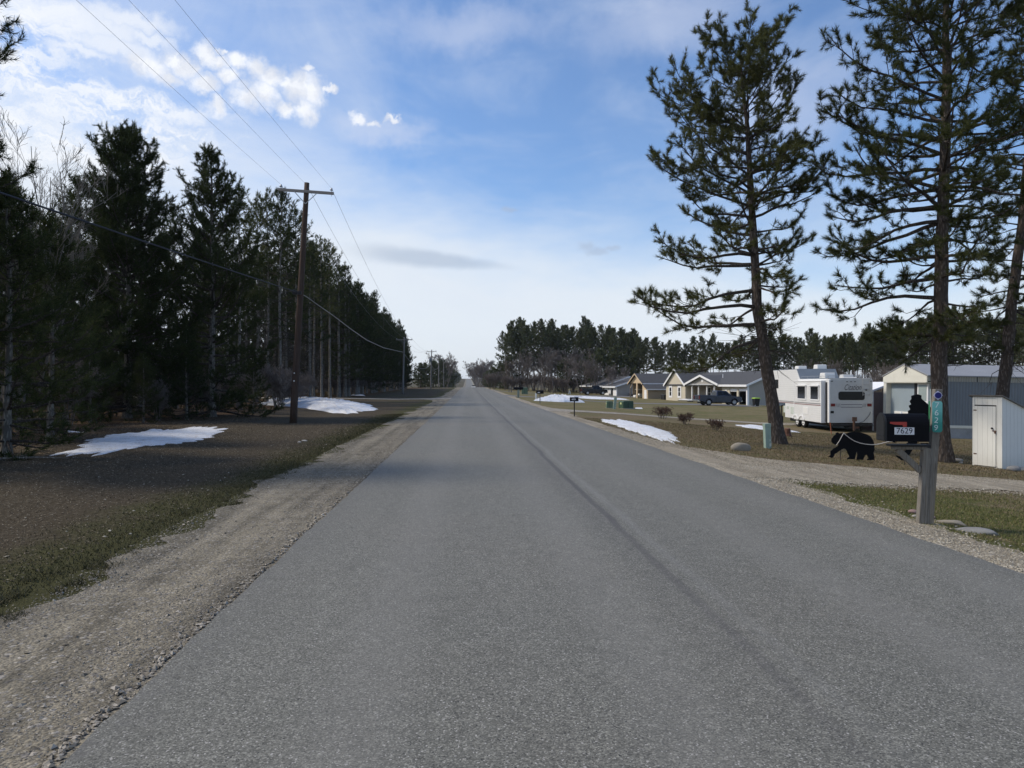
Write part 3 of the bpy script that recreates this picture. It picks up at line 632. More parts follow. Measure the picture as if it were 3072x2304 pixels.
S1 = dense(34, 6.5, 2.4, low=.3, gap=.45, tuft=(20, .18, .013), r0=.09, dead=0)
place(S1, gpt(150, 21), 'young bushy pine low at the far left beside the thin snow sliver', LG)
SP = [(20, 17), (270, 30), (560, 33), (760, 40), (430, 30.5), (60, 27), (-60, 23)]
for i, (px, D) in enumerate(SP):
    o = copy_tree(S1); s_ = (1.0, .62, .62, .5, .45, 1.05, 1.25)[i]
    place(o, gpt(px, D), ['dark bushy young pine at the left picture edge', 'young pine below the broad dense pine', 'low pine boughs beside the snow mound', 'small pine behind the nearest utility pole', 'knee high pine boughs at the foot of the two big pines', 'bushy pine under the bare pale tree', 'bushy pine behind the left picture edge'][i], LG, i*1.7, s_)
# plantation prototypes
MT = (12, .25, .022)
E1 = dense(41, 15, 3.3, low=1.0, pw=.62, gap=.70, per=6, tuft=MT, sec=2.2, tl=.4, lod=7, dead=10)
E2 = dense(42, 14, 3.0, low=2.0, pw=.62, gap=.72, per=5, tuft=MT, sec=2.2, tl=.4, lod=7, dead=16, mats=(BARKP, BARKG, NEEDD))
def pole_pine(seed, H, c0, rmax, mats, tuft=MT, dead=30, per=4, gap=.65, psec=2.3):
    def ext(z, a): f = (z-c0)/(H-c0); return rmax*(math.sin(math.pi*min(.97, .25+.75*f))**.7)*(1+.4*math.sin(a*2+z*2.1+seed))+.15
    return pine('pine_tree', seed, [(0, 0, 0), (.12, .05, H*.5), (.05, -.1, H)], .13, c0, ext, gap, per, lambda f: 5+48*f, psec, tuft, mats, (0, .5), dead, tl=.4, lod=6)[0]
B1 = pole_pine(43, 16, 7.5, 2.2, (BARKP, BARKG, NEEDD), dead=60); B2 = pole_pine(44, 15, 5.5, 2.4, (BARKP, BARKG, NEEDD), dead=70)
B3 = pole_pine(45, 16, 8.5, 1.9, (BARKP, BARKG, NEED), dead=60)
rl = random.Random(5)
ORD = ['first', 'second', 'third', 'fourth', 'fifth', 'sixth', 'seventh', 'eighth', 'ninth', 'tenth', 'eleventh', 'twelfth', 'thirteenth', 'fourteenth', 'fifteenth', 'sixteenth', 'seventeenth', 'eighteenth', 'nineteenth', 'twentieth']
ORD += ['twenty-'+q for q in ORD[:9]]+['thirtieth']+['thirty-'+q for q in ORD[:9]]
def spread(protos, pts, labels, group, first_rank=0, lab1=None):
    for i, (p, s_) in enumerate(pts):
        pr = protos[rl.randrange(len(protos))]
        o = pr if not pr.get('used') else copy_tree(pr)
        first = not pr.get('used'); pr['used'] = 1
        if 'used' in o.keys() and not first: del o['used']
        place(o, p, (lab1 % ORD[i]) if i < first_rank else labels, group, rl.uniform(0, 6.28), s_*rl.uniform(.9, 1.08), s_*rl.uniform(.93, 1.07))
def GP(x, y): return Vector((x, y, T(x, y)))
pts = [(GP(-15-2.9*k+rl.uniform(-.5, .5), y+rl.uniform(-.8, .8)), 1.10-.0022*(y-82)) for k in (0,) for y in np.arange(83, 178, 2.7)]
spread([E1, E2], pts, 'dense dark pine in the front row of the left woods past the driveway', 'front row pines of the left woods', 36, '%s pine from the camera in the dark front row past the left driveway')
pts = [(GP(-15-3.0*k+rl.uniform(-.5, .5), y+rl.uniform(-.8, .8)), 1.10-.0022*(y-82)) for k in (1, 2, 3, 5) for y in np.arange(83, 178, 4.0)]
spread([B1, B2, E2], pts, 'tall pale trunked pine inside the left woods past the driveway', 'inner pines of the left woods past the driveway')
pts = []
for k in range(6):
    for y in np.arange(24, 74, 5.0):
        x = -19-4.2*k-.10*(60-y)+rl.uniform(-1, 1); pts.append((GP(x, y+rl.uniform(-1.5, 1.5)), .68+.0035*y))
spread([B1, B2, E1, E2], pts, 'thin trunked dark pine in the woods behind the two big pines', 'pines behind the two big left pines')
for i, (px, D, s_) in enumerate([(800, 58, 1.08), (842, 56, 1.12), (890, 60, 1.03), (770, 62, 1.12), (930, 66, .98), (965, 70, 1.0), (715, 50, .95), (860, 66, 1.05), (990, 76, 1.05), (940, 78, 1.05)]):
    pr = [B3, B2, B3][i % 3]; o = pr if not pr.get('used') else copy_tree(pr); pr['used'] = 1
    place(o, gpt(px, D), ['pale trunked thin pine, third from the left near the utility pole', 'tallest thin pine left of the nearest utility pole', 'thin pine just left of the nearest utility pole', 'thin pine second from the left near the utility pole', 'thin pine just right of the nearest utility pole', 'thin pine second to the right of the nearest utility pole', 'shortest thin pine, nearest the big dense pines', 'thin pine behind the tallest one left of the utility pole', 'thin pine farthest right of the nearest utility pole', 'thin pine directly behind the top of the utility pole'][i], 'thin pines around the nearest utility pole', i*2.1, s_)

# ---- bare trees ----
def bare_tree(seed, H, spreadf, mats, name='bare_tree', r0=.11, stems=1, lv=4, nch=5, thin=.006):
    rg = np.random.default_rng(seed); tb = MB(); br = MB()
    def grow(p, d_, L, r, lev):
        n = 4; pts = [p]
        for i in range(n): d_ = (d_+rv(rg, .10+.03*lev)+Vector((0, 0, .06))).normalized(); pts.append(pts[-1]+d_*L/n)
        (tb if lev == 0 else br).tube(pts, [max(thin, r*(1-.62*i/n)) for i in range(n+1)], (7, 5, 3, 3, 3, 3)[lev], False)
        if lev >= lv: return
        for i in range(nch+(lev == 0)*4):
            f = rg.uniform(.28 if lev == 0 else .2, 1); q = interp3(pts, f); s_ = rv(rg); s_ = (s_-d_*s_.dot(d_)).normalized()
            dd = (d_*1.0+s_*spreadf*rg.uniform(.7, 1.3)+Vector((0, 0, .22))).normalized(); grow(q, dd, L*(1.02-.48*f)*rg.uniform(.45, .78), r*(1-.6*f)*.55, lev+1)
    root = thing(name, '', 'tree')
    for s_ in range(stems):
        a = s_*2.4; grow(Vector((math.cos(a)*.1*(stems > 1), math.sin(a)*.1*(stems > 1), -.1)), Vector((math.cos(a)*.28*(stems > 1), math.sin(a)*.28*(stems > 1), 1)).normalized(), H*.62, r0, 0)
    tb.build('trunk', mats[0], root, True); br.build('branches', mats[1], root); return root
C1 = bare_tree(51, 11.6, .42, (TWIGP, TWIGP), r0=.075, stems=5, lv=4, nch=4, thin=.0045)
place(C1, gpt(-20, 21), 'bare pale multi-stemmed tree fanning up at the left picture edge', 'bare trees left of the road')
C1b = copy_tree(C1); place(C1b, gpt(60, 25), 'smaller bare pale tree behind the left edge pine', 'bare trees left of the road', 2.0, .8)
C2 = bare_tree(52, 9.5, .75, (TWIG, TWIG), r0=.10, stems=2, lv=4, nch=5, thin=.012)
C3 = bare_tree(53, 10.5, .65, (TWIG, TWIG), r0=.12, stems=3, lv=4, nch=5, thin=.014)
C4 = bare_tree(54, 3.2, .95, (TWIG, TWIG), name='bare_brush', r0=.03, stems=6, lv=3, nch=6, thin=.010)

# understorey of the left woods: dark young evergreens deep inside and pale sticks near the edge
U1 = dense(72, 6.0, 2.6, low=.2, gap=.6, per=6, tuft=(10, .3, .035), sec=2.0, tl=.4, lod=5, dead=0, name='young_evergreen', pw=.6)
for i in range(64):
    o = U1 if i == 0 else copy_tree(U1); k = i % 2
    if i < 30: x, y = -30-12*rl.random(), 24+50*rl.random()
    elif i < 50: x, y = -27-8*rl.random(), 84+95*rl.random()
    else: x, y = -20-4*rl.random(), 30+38*rl.random()
    place(o, GP(x, y), 'dark young evergreen deep inside the woods left of the road', 'understorey evergreens', i*1.3, rl.uniform(.8, 1.5) if i < 50 else .55)
for i in range(34):
    o = copy_tree(C4); x, y = (-13.5-5*rl.random(), 26+46*rl.random()) if i < 22 else (-14.5-3*rl.random(), 82+60*rl.random())
    place(o, GP(x, y), 'tangle of bare sticks under the pines left of the road', 'brush under the left pines', i*.9, rl.uniform(.7, 1.2)); o['category'] = 'brush'

# ---- right side: row of plantation pines behind the houses ----
FT = (11, .36, .040)
F1 = pole_pine(61, 17, 7.0, 2.5, (BARK, BARKG, NEEDB), FT, 18, 5, .80, 2.5); F2 = pole_pine(62, 16, 8.0, 2.3, (BARK, BARKG, NEEDB), FT, 16, 5, .85, 2.4)
F3 = pole_pine(63, 16, 5.0, 2.7, (BARK, BARKG, NEEDB), FT, 10, 4, .9, 2.0)
def topscale(px, top_y, D, H):
    g = gpt(px, D); return (CH+(1150-top_y)/F*D-g.z)/H
pts = []
# (a) dark block right of the road, px 1500-1900, tops ~ y 975
for i in range(46):
    px = 1515+ (1915-1515)*(i % 23)/22+rl.uniform(-8, 8); D = 185+22*(i//23)+rl.uniform(-5, 5)
    ty = np.interp(px, [1500, 1530, 1600, 1700, 1860, 1920], [1010, 985, 972, 980, 985, 1010])+rl.uniform(-8, 10); pts.append((gpt(px, D), topscale(px, ty, D, 16.3)))
spread([F1, F2, F3], pts, 'tall pine in the back rank of the grove left of the grey garage', 'pines of the grove by the far driveway', 23, '%s tall pine from the left in the front rank of the grove')
pts = []
for i in range(66):
    px = 1910+(2700-1910)*(i % 33)/32+rl.uniform(-9, 9); D = 172-(px-1900)*.03+16*(i//33)+rl.uniform(-4, 4)
    ty = np.interp(px, [1900, 2000, 2200, 2350, 2500, 2700], [1020, 1035, 1030, 1015, 1015, 990])+rl.uniform(-12, 14); pts.append((gpt(px, D), topscale(px, ty, D, 16.3)))
spread([F1, F2], pts, 'slender pine in the back rank of the row behind the houses', 'pines in the row behind the houses', 33, '%s slender pine from the left in the front rank behind the houses')
pts = []
for i in range(48):
    px = 2420+(3200-2420)*(i % 24)/23+rl.uniform(-9, 9); D = 112+14*(i//24)+rl.uniform(-4, 4)
    ty = np.interp(px, [2400, 2600, 2750, 2900, 3100], [1035, 1000, 960, 950, 948])+rl.uniform(-14, 16); pts.append((gpt(px, D), topscale(px, ty, D, 16.3)))
spread([F1, F3, F2], pts, 'pine in the back rank behind the camper and mobile home', 'pines behind the camper and mobile home', 24, '%s pine from the left in the front rank behind the camper')
# bare trees and brush in front of the grove
BL = [(1530, 178, 1.0), (1580, 165, .95), (1625, 160, 1.1), (1660, 158, 1.25), (1700, 165, 1.15), (1740, 155, 1.0), (1765, 160, 1.1), (1790, 158, .9), (1830, 150, .85), (1860, 160, .8), (1600, 180, 1.3), (1720, 180, 1.4), (1690, 178, 1.3), (1560, 182, 1.1), (1650, 185, 1.5), (1750, 182, 1.35)]
BL.sort()
for i, (px, D, s_) in enumerate(BL):
    pr = (C2, C3)[i % 2]; o = pr if not pr.get('used') else copy_tree(pr); pr['used'] = 1
    place(o, gpt(px, D), ORD[i]+' bare grey-brown tree from the left before the pine grove', 'bare trees before the grove', i*1.3, s_*.95)
for i in range(22):
    px = 1470+i*20+rl.uniform(-8, 8); o = C4 if i == 0 else copy_tree(C4)
    place(o, gpt(px, 168+rl.uniform(-6, 14)), 'tangled bare brush at the foot of the pine grove', 'brush at the foot of the grove', i*.9, rl.uniform(.9, 1.5)*1.2); o['category'] = 'brush'
for i in range(30):
    px = 1960+i*40+rl.uniform(-10, 10); o = copy_tree(C4); D = 150-i*1.0
    place(o, gpt(px, D+rl.uniform(-6, 6)), 'low bare brush along the yard edge behind the houses', 'brush behind the houses', i*.9, rl.uniform(.8, 1.3)*1.3); o['category'] = 'brush'
for i in range(12):
    px = 2330+i*45+rl.uniform(-20, 20); o = copy_tree((C2, C3)[i % 2])
    place(o, gpt(px, 108+rl.uniform(-8, 8)), 'bare brown tree among the pines behind the camper', 'bare trees behind the camper', i*1.1, rl.uniform(.55, .8))
# dark low evergreens at the grove and along the far road
D1 = dense(71, 7.5, 3.6, low=.2, gap=.6, per=6, tuft=FT, sec=2.2, tl=.4, lod=5, dead=0, mats=(BARK, BARKG, NEEDB), name='evergreen_tree', pw=.55)
EV = [(1500, 190, .9, 'round green evergreen at the right edge of the far road'), (1480, 215, .8, 'low evergreen farther down the right verge'), (1525, 182, 1.0, 'evergreen at the left corner of the pine grove'), (1462, 240, .7, 'small evergreen at the road crest on the right'),
      (1800, 168, 1.35, 'dark evergreen behind the black pickup'), (1850, 170, 1.45, 'dark evergreen behind the grey garage'), (1900, 172, 1.2, 'dark evergreen between the garage and the tan barn'), (1760, 172, 1.1, 'dark evergreen left of the black pickup'), (1690, 172, 1.0, 'dark evergreen among bare trees of the grove'),
      (1300, 240, 1.15, 'rounded green pine behind the far poles on the left'), (1322, 262, 1.35, 'broad evergreen beside the third utility pole'), (1275, 215, .95, 'low evergreen beyond the end of the left woods'), (1345, 290, 1.3, 'dark evergreen on the left just over the road crest'), (1262, 205, .9, 'small dark evergreen at the end of the left woods')]
for i, (px, D, s_, lb) in enumerate(EV):
    o = D1 if i == 0 else copy_tree(D1); place(o, gpt(px, D), lb, 'rounded evergreens', i*1.9, s_)
def far(proto, lst, label, group, cat='tree'):
    for i, (px, D, s_) in enumerate(lst): o = copy_tree(proto); place(o, gpt(px, D), label, group, i*1.37, s_); o['category'] = cat
far(C3, [(1332, 268, 1.55), (1340, 285, 1.35)], 'tall bare tree fanning up behind the small far utility poles', 'bare trees behind the far poles')
far(C3, [(1432, 330, 1.5), (1448, 345, 1.7), (1440, 400, 1.9), (1438, 430, 1.6), (1455, 330, 1.3), (1434, 520, 1.8), (1427, 640, 1.6), (1421, 800, 1.6), (1428, 480, 1.6), (1465, 360, 1.2)], 'bare tree lining the right side of the far road', 'bare trees along the far road')
far(D1, [(1352, 480, 1.5), (1345, 420, 1.4), (1362, 600, 1.7), (1370, 760, 1.6), (1379, 950, 1.2), (1340, 380, 1.2), (1374, 880, 1.3), (1350, 520, 1.6)], 'hazy evergreen lining the left side of the far road', 'far evergreens left of the road')
far(D1, [(1462, 420, 1.1), (1475, 330, 1.0), (1460, 520, 1.4)], 'far evergreen among bare trees right of the road', 'far evergreens right of the road')
far(D1, [(px, 1000+ (i % 3)*60, 1.5) for i, px in enumerate(range(1150, 1378, 24))]+[(px, 1000+(i % 3)*60, 1.8) for i, px in enumerate(range(1424, 1560, 24))], 'tree of the distant wood on the hill beyond the road crest', 'distant hill wood')
# ---- three bare shrubs on the yard ----
SH = bare_tree(81, .95, 1.3, (MATS['bare_twig_bark'], barkmat('reddish_twig', (.10, .06, .05), (.17, .11, .09), (.06, .04, .035))), name='bare_shrub', r0=.014, stems=7, lv=3, nch=5, thin=.004)
for i, (px, py, s_, lb) in enumerate([(1988, 1257, 1.25, 'widest of the three bare shrubs, nearest the pale driveway and farthest left'), (2059, 1274, 1.0, 'middle of the three bare reddish shrubs on the brown yard'), (2146, 1292, .85, 'smallest bare shrub, between the boulder and the pale driveway')]):
    o = SH if i == 0 else copy_tree(SH); place(o, hit(px, py), lb, 'bare shrubs in the yard', i*2.0, s_); o['category'] = 'shrub'
# ---------------- materials for made things ----------------
def planks(name, c0, c1, scale, axis=0, lines=.0, rough=.8, dark=.35, grain=1):
    m, t, b = custom(name); tc = t.node('ShaderNodeTexCoord'); v = tc.outputs['Object']; s = t.sep(v)
    n = t.noise(t.v('MULTIPLY', v, (9, 9, .7) if grain else (3, 3, 3)), 3, 6, .65); cc = t.mix(n, c0, c1)
    if lines:
        fr = t.m('FRACT', t.m('DIVIDE', s[axis], lines)); g = t.step(t.m('ABSOLUTE', t.m('SUBTRACT', fr, .5)), .40, .47)
        cc = t.mix(t.m('MULTIPLY', g, dark), cc, tuple(q*.3 for q in c0)); t.put(b.inputs['Normal'], t.bump(t.m('SUBTRACT', 1, g), .8, .012))
    t.put(b.inputs['Base Color'], cc); b.inputs['Roughness'].default_value = rough; b.inputs['Specular IOR Level'].default_value = .25; return m
POLE = mat('creosote_wood', (.060, .038, .028), .85, .35, 2.5, .5, 20, stretch=(8, 8, .6), dirt=((.16, .12, .10), .5))
POLEG = mat('weathered_pole_wood', (.19, .175, .165), .9, .3, 2.5, .3, 20, stretch=(8, 8, .6))
ARM = mat('grey_crossarm_wood', (.26, .23, .21), .85, .2, 3, .2, 20, stretch=(1, 6, 6))
STEEL = mat('galvanised_steel', (.32, .33, .34), .5, .1, 6, metal=.6); DARKM = mat('dark_metal', (.02, .02, .022), .5, .2, 6)
PORC = mat('grey_porcelain', (.30, .33, .38), .35, .05, 10); WIREM = mat('thin_wire', (.16, .17, .19), .6, .2, 3); CABLE = mat('black_cable', (.02, .022, .03), .6, .2, 3); CABLEG = mat('grey_cable', (.30, .28, .26), .7, .2, 3)
WHITE = mat('white_paint', (.74, .74, .72), .5, .04, 3); TRIM = mat('white_trim', (.78, .79, .80), .55, .03, 3)
GLASS = mat('dark_glass', (.012, .014, .017), .08, .2, 2, spec=.18); BLACK = mat('black_plastic', (.015, .015, .016), .45, .1, 4)
RUBBER = mat('rubber', (.014, .014, .015), .85, .2, 10); RIM = mat('white_rim', (.76, .77, .78), .4, .08, 6); ALLOY = mat('alloy_rim', (.42, .43, .46), .35, .1, 6, metal=.4)

# ---------------- utility poles and lines ----------------
def utility_pole(base, H, lean, label, hw=1.22, near=False, armrot=0., tilt=0., mt=None, arm=True, transf=False):
    o = thing('utility_pole', label, 'utility pole', base, 0, 'utility poles along the left of the road'); mt = mt or POLEG
    n = 14 if near else 8; k = 12
    MB().tube([(lean*i/k, 0, H*i/k-.3*(i == 0)) for i in range(k+1)], [.165-.055*i/k for i in range(k+1)], n).build('pole', mt, o, True)
    top = Vector((lean*(1-.25/H), -.12, H-.42)); ax = Vector((math.cos(armrot), math.sin(armrot), math.tan(tilt))).normalized()
    ends = []
    if arm:
        MB().bar(top-ax*hw, top+ax*hw, .095, .12).build('crossarm', ARM, o, bevel=.006)
        for s_ in (-1, 1): MB().bar(top+ax*s_*.52+Vector((0, -.07, -.05)), Vector((lean*.94, -.15, H-.98)), .008 if near else .03, .035).build('brace', STEEL, o)
        for q in (top-ax*(hw-.12), Vector((lean+.02, 0, H-.36)), top+ax*(hw-.10)):
            z0 = .06 if q.x != lean+.02 else .36
            p = q+Vector((0, 0, z0)); m_ = MB(); m_.tube([p, p+Vector((0, 0, .07)), p+Vector((0, 0, .075)), p+Vector((0, 0, .12)), p+Vector((0, 0, .125)), p+Vector((0, 0, .17))], [.012, .012, .075, .055, .04, .045], 8); m_.build('insulator', PORC, o, True); ends.append(base+p+Vector((0, 0, .17)))
        if near:
            for q in (top-ax*(hw-.12), top+ax*(hw-.10)): MB().tube([q+Vector((0, 0, -.14)), q+Vector((0, 0, .07))], .009, 6).build('insulator_pin', STEEL, o)
    if transf: MB().tube([(lean-.42, 0, H-3.1), (lean-.42, 0, H-2.95), (lean-.42, 0, H-2.2), (lean-.42, 0, H-2.1)], [.18, .25, .25, .14], 12).build('transformer', mat('grey_tank_paint', (.2, .22, .24), .5), o, True)
    return o, ends
b1 = gpt(879, 32.0); z1 = CH+(1150-548)/F*32-b1.z
P1, e1 = utility_pole(b1, z1, .62, 'nearest utility pole, dark brown and leaning, with pale crossarm above the snow mound', 1.25, True, R(-4), R(-4.2), POLE)
MB().box((.24, -.17, z1-4.98), (.34, .12, .14)).box((.10, -.17, z1-4.96), (.14, .2, .2)).build('cable_clamp', DARKM, P1, bevel=.01)
MB().tube([(.09, -.18, 1.9), (.09, -.19, 1.9)], .035, 8).tube([(.10, -.18, 2.25), (.10, -.19, 2.25)], .03, 8).build('pole_tag', WHITE, P1)
PD = [(1208, 108, 'second utility pole, dark against the end of the left woods'), (1292, 180, 'third utility pole, with a round transformer below its crossarm'), (1316, 222, 'fourth utility pole, in front of the rounded evergreen'), (1331, 258, 'fifth utility pole, pale, beside the tall bare tree'), (1345, 330, 'sixth utility pole, small, standing over the road crest'), (1367, 520, 'seventh tiny utility pole near the far road'), (1372, 620, 'farthest tiny utility pole by the far road')]
tops = [1011, 1049, 1064, 1075, 1111, 1118, 1125]
E_ = [e1]; B_ = [b1+Vector((.26, 0, z1-4.9))]
for i, (px, D, lb) in enumerate(PD):
    b_ = gpt(px, D); H = CH+(1150-tops[i])/F*D-b_.z
    o, e_ = utility_pole(b_, H, .25 if i in (0, 1) else 0., lb, 1.25, False, 0, 0, None, True, i == 1); E_.append(e_)
    B_.append(b_+Vector((.05, -.1, H-2.3 if i == 0 else H-3.6)))
prev = Vector((b1.x-.3, -52, b1.z)); Eb = [prev+Vector((dx_, 0, z1+.3)) for dx_ in (-1.1, .1, 1.15)]
def wire(name, a, b_, sag, r, m, label, cat, group=None, n=90, taut=None):
    pts = [a.lerp(b_, i/n)+Vector((0, 0, -4*sag*(i/n)*(1-i/n))) for i in range(n+1)]
    o = MB().tube(pts, r, 5).build(name, m); return setp(o, label, cat, group)
for j, nm in enumerate(('leftmost', 'middle', 'rightmost')):
    wire('power_line', Eb[j], e1[j], 1.0, .0038, WIREM, f'{nm} thin overhead wire coming from behind the camera to the nearest pole', 'power line', 'thin overhead wires')
    for i in range(3):
        wire('power_line', E_[i][j], E_[i+1][j], 1.2, .007 if i == 0 else .010, WIREM, f'{nm} overhead wire of the span between the ' + ('nearest and second', 'second and third', 'third and fourth')[i] + ' poles', 'power line', 'thin overhead wires')
tel0 = P3(0, 530, 12.0); tel1 = b1+Vector((.2, -.2, z1-4.95)); dirv = (tel0-tel1); telb = tel1+dirv*3.6
pts = [tel1+dirv*(i/40*3.6)+Vector((0, 0, -.35*math.sin(math.pi*min(1, i/40*1.0)))) for i in range(41)]
setp(MB().tube(pts, .022, 6).build('telephone_cable', CABLE), 'thick black cable crossing the left pines up to the nearest pole', 'cable')
q0 = P3(950, 912, 33); q1 = B_[1]
pts = [tel1+Vector((.05, 0, 0)), tel1.lerp(q0, .5)+Vector((0, 0, .06)), q0]+[P3(px, py, 33+(D_-33)) for px, py, D_ in [(1000, 947, 37.5), (1050, 985, 43.5), (1100, 1020, 53), (1150, 1043, 70), (1185, 1051, 90)]]+[q1]
setp(MB().tube(pts, [.02, .02, .02, .022, .025, .03, .034, .036, .038], 6).build('telephone_cable', CABLEG), 'pale grey cable sagging from the nearest pole to the second pole', 'cable')
wire('telephone_cable', B_[1], B_[2], 1.8, .03, CABLEG, 'grey cable sagging between the second and third poles', 'cable')
wire('telephone_cable', B_[2], B_[3], 1.2, .03, CABLEG, 'grey cable between the third and fourth poles', 'cable')

# ---------------- roadside mailbox group ----------------
def text(name, s_, size, mt, parent, loc, rot, ext=.002, shear=0, align='CENTER', sx=1.0, off=0):
    cu = bpy.data.curves.new(name, 'FONT'); cu.body = s_; cu.size = size; cu.extrude = ext; cu.align_x = align; cu.align_y = 'CENTER'; cu.shear = shear; cu.offset = off
    o = bpy.data.objects.new('tmp_text', cu); col.objects.link(o); bpy.context.view_layer.update()
    me = bpy.data.meshes.new_from_object(o.evaluated_get(bpy.context.evaluated_depsgraph_get())); bpy.data.objects.remove(o)
    me.materials.clear(); me.materials.append(mt); o = bpy.data.objects.new(name, me); col.objects.link(o); o.parent = parent
    o.location = loc; o.rotation_euler = rot; o.scale = (sx, 1, 1); return o
m, t, b = custom('weathered_post_wood'); tc = t.node('ShaderNodeTexCoord'); v = tc.outputs['Object']
gr = t.noise(t.v('MULTIPLY', v, (34, 34, 1.4)), 1.6, 6, .7, 1.2); g2 = t.noise(t.v('MULTIPLY', v, (9, 9, .8)), 1.5, 4, .6)
cc = t.ramp(gr, [(.28, (.045, .038, .030)), (.45, (.15, .135, .115)), (.7, (.25, .235, .21))]); cc = t.mix(t.step(g2, .52, .7, 0, .6), cc, (.22, .175, .115))
t.put(b.inputs['Base Color'], cc); b.inputs['Roughness'].default_value = .9; t.put(b.inputs['Normal'], t.bump(gr, .9, .006)); WOOD = m
WOODY = mat('yellowed_post_wood', (.24, .18, .10), .85, .3, 3, .4, 20, stretch=(8, 8, .5))
pb = gpt(2786, 8.75); ps = thing('mailbox_post', 'weathered wooden double post carrying the black mailbox', 'post', pb, -YAW-R(7))
M_ = Matrix.Rotation(math.atan2(.10, 1.6), 3, 'Y')
MB().box((.045, 0, .78), (.088, .088, 1.78), M_).build('tall_post', WOOD, ps, bevel=.006)
MB().box((-.068, -.012, .42), (.092, .10, 1.06), M_).build('short_post', WOOD, ps, bevel=.008)
MB().box((-.23, -.01, .945), (.40, .09, .038)).build('arm', WOOD, ps, bevel=.004)
MB().bar((-.37, -.01, .925), (-.10, -.01, .66), .06, .07).build('brace', WOOD, ps, bevel=.004)
MB().box((-.24, .0, .975), (.46, .16, .022)).build('platform', DARKM, ps)
# mailbox
BLK = mat('black_enamel', (.004, .004, .006), .5, .1, 5, spec=.10); BLKD = mat('dull_black_enamel', (.014, .015, .017), .55, .3, 7, spec=.3)
REDM = mat('faded_red_plastic', (.36, .045, .035), .5, .15, 6)
mbx = thing('mailbox', 'large black rural mailbox numbered 7629 with red flag', 'mailbox', P3(2706, 1322, 8.72), -YAW-R(8))
def arch(wd, h, n=12):
    r = wd/2; return [(-r, 0), (r, 0)]+[(r*math.cos(math.pi*i/n), (h-r*.92)+r*.92*math.sin(math.pi*i/n)) for i in range(n+1)]
MB().prism(arch(.275, .335), 'x', -.235, .275).build('body', BLK, mbx, bevel=.003)
dr_ = MB(); dr_.prism(arch(.283, .342), 'x', -.262, -.237); dr_.prism([(p*.9, .012+q*.93) for p, q in arch(.283, .342)], 'x', -.270, -.2625); dr_.box((-.275, 0, .07), (.006, .25, .008)); door = dr_.build('door', BLKD, mbx, bevel=.002)
MB().prism([(-.20, .238), (.0, .238), (.0, .178), (-.045, .178), (-.05, .200), (-.155, .205), (-.20, .218)], 'y', -.146, -.141).build('flag', REDM, mbx)
pl = MB().box((-.028, -.1415, .128), (.238, .003, .088)).build('number_plate', mat('white_sticker', (.62, .63, .66), .6, .05, 5), mbx)
text('digits', '7629', .098, mat('navy_ink', (.012, .014, .03), .6), pl, (-.028, -.1440, .128), (R(90), 0, 0), .0008, sx=1.02, off=0)
MB().box((-.05, -.11, -.008), (.13, .05, .012)).box((.21, -.11, -.008), (.12, .05, .012)).build('base_cleat', mat('bare_pine_wood', (.40, .29, .16), .8), mbx)
tm = MB(); tm.tube([(.0, .03, .335), (.0, .03, .352)], [.018, .012], 8); tm.build('clip', WHITE, mbx)
mbx.scale = (.94, 1, 1)
# address sign and reflector on the post
TEAL = None; m, t, b = custom('faded_teal_sheeting'); tc = t.node('ShaderNodeTexCoord'); s = t.sep(tc.outputs['Object'])
nn = t.noise(tc.outputs['Object'], 9, 6, .75); nn2 = t.noise(tc.outputs['Object'], 60, 3, .6)
cc = t.mix(t.step(t.m('ADD', s[2], t.m('MULTIPLY', nn, .25)), .0, .30), (.015, .22, .19), (.16, .46, .44)); cc = t.mix(t.step(nn2, .62, .7, 0, .7), cc, (.01, .10, .09))
t.put(b.inputs['Base Color'], cc); b.inputs['Roughness'].default_value = .5
def rrect(x0, x1, z0, z1, r, n=5):
    o = []
    for cx_, cz_, a0 in ((x1-r, z1-r, 0), (x0+r, z1-r, 90), (x0+r, z0+r, 180), (x1-r, z0+r, 270)):
        for i in range(n+1): a = R(a0+90*i/n); o.append((cx_+r*math.cos(a), cz_+r*math.sin(a)))
    return o
sg = thing('address_sign', 'teal vertical address plate with worn white digits 7629 on the post', 'sign', P3(2812, 1250, 8.64), -YAW-R(12))
MB().prism(rrect(-.056, .056, -.19, .19, .03), 'y', 0, .004).build('plate', m, sg)
WD = mat('worn_white_digit', (.55, .66, .66), .6, .2, 30)
for i, ch in enumerate('7629'): text('digit', ch, .098, WD, sg, (-.004-.004*i, -.002, .138-.092*i), (R(90), R(4 if i < 2 else 8), 0), .0008)
MB().prism(rrect(.02, .055, -.19, .19, .012), 'x', -.078, -.074).build('side_plate', mat('green_side_plate', (.03, .20, .08), .5), sg)
rf = thing('reflector', 'round blue reflector with pale diamond rim at the post top', 'reflector', P3(2814, 1186, 8.66), -YAW-R(12))
MB().prism([(.052*math.cos(R(90*i)), .058*math.sin(R(90*i))) for i in range(4)], 'y', 0, .004).prism([(.045*math.cos(R(30*i)), .045*math.sin(R(30*i))) for i in range(12)], 'y', -.003, -.0005).build('rim', mat('pale_violet_rim', (.50, .50, .66), .5), rf)
MB().prism([(.037*math.cos(R(22.5*i)), .037*math.sin(R(22.5*i))) for i in range(16)], 'y', -.007, -.0035).build('lens', mat('blue_lens', (.008, .010, .13), .3), rf)
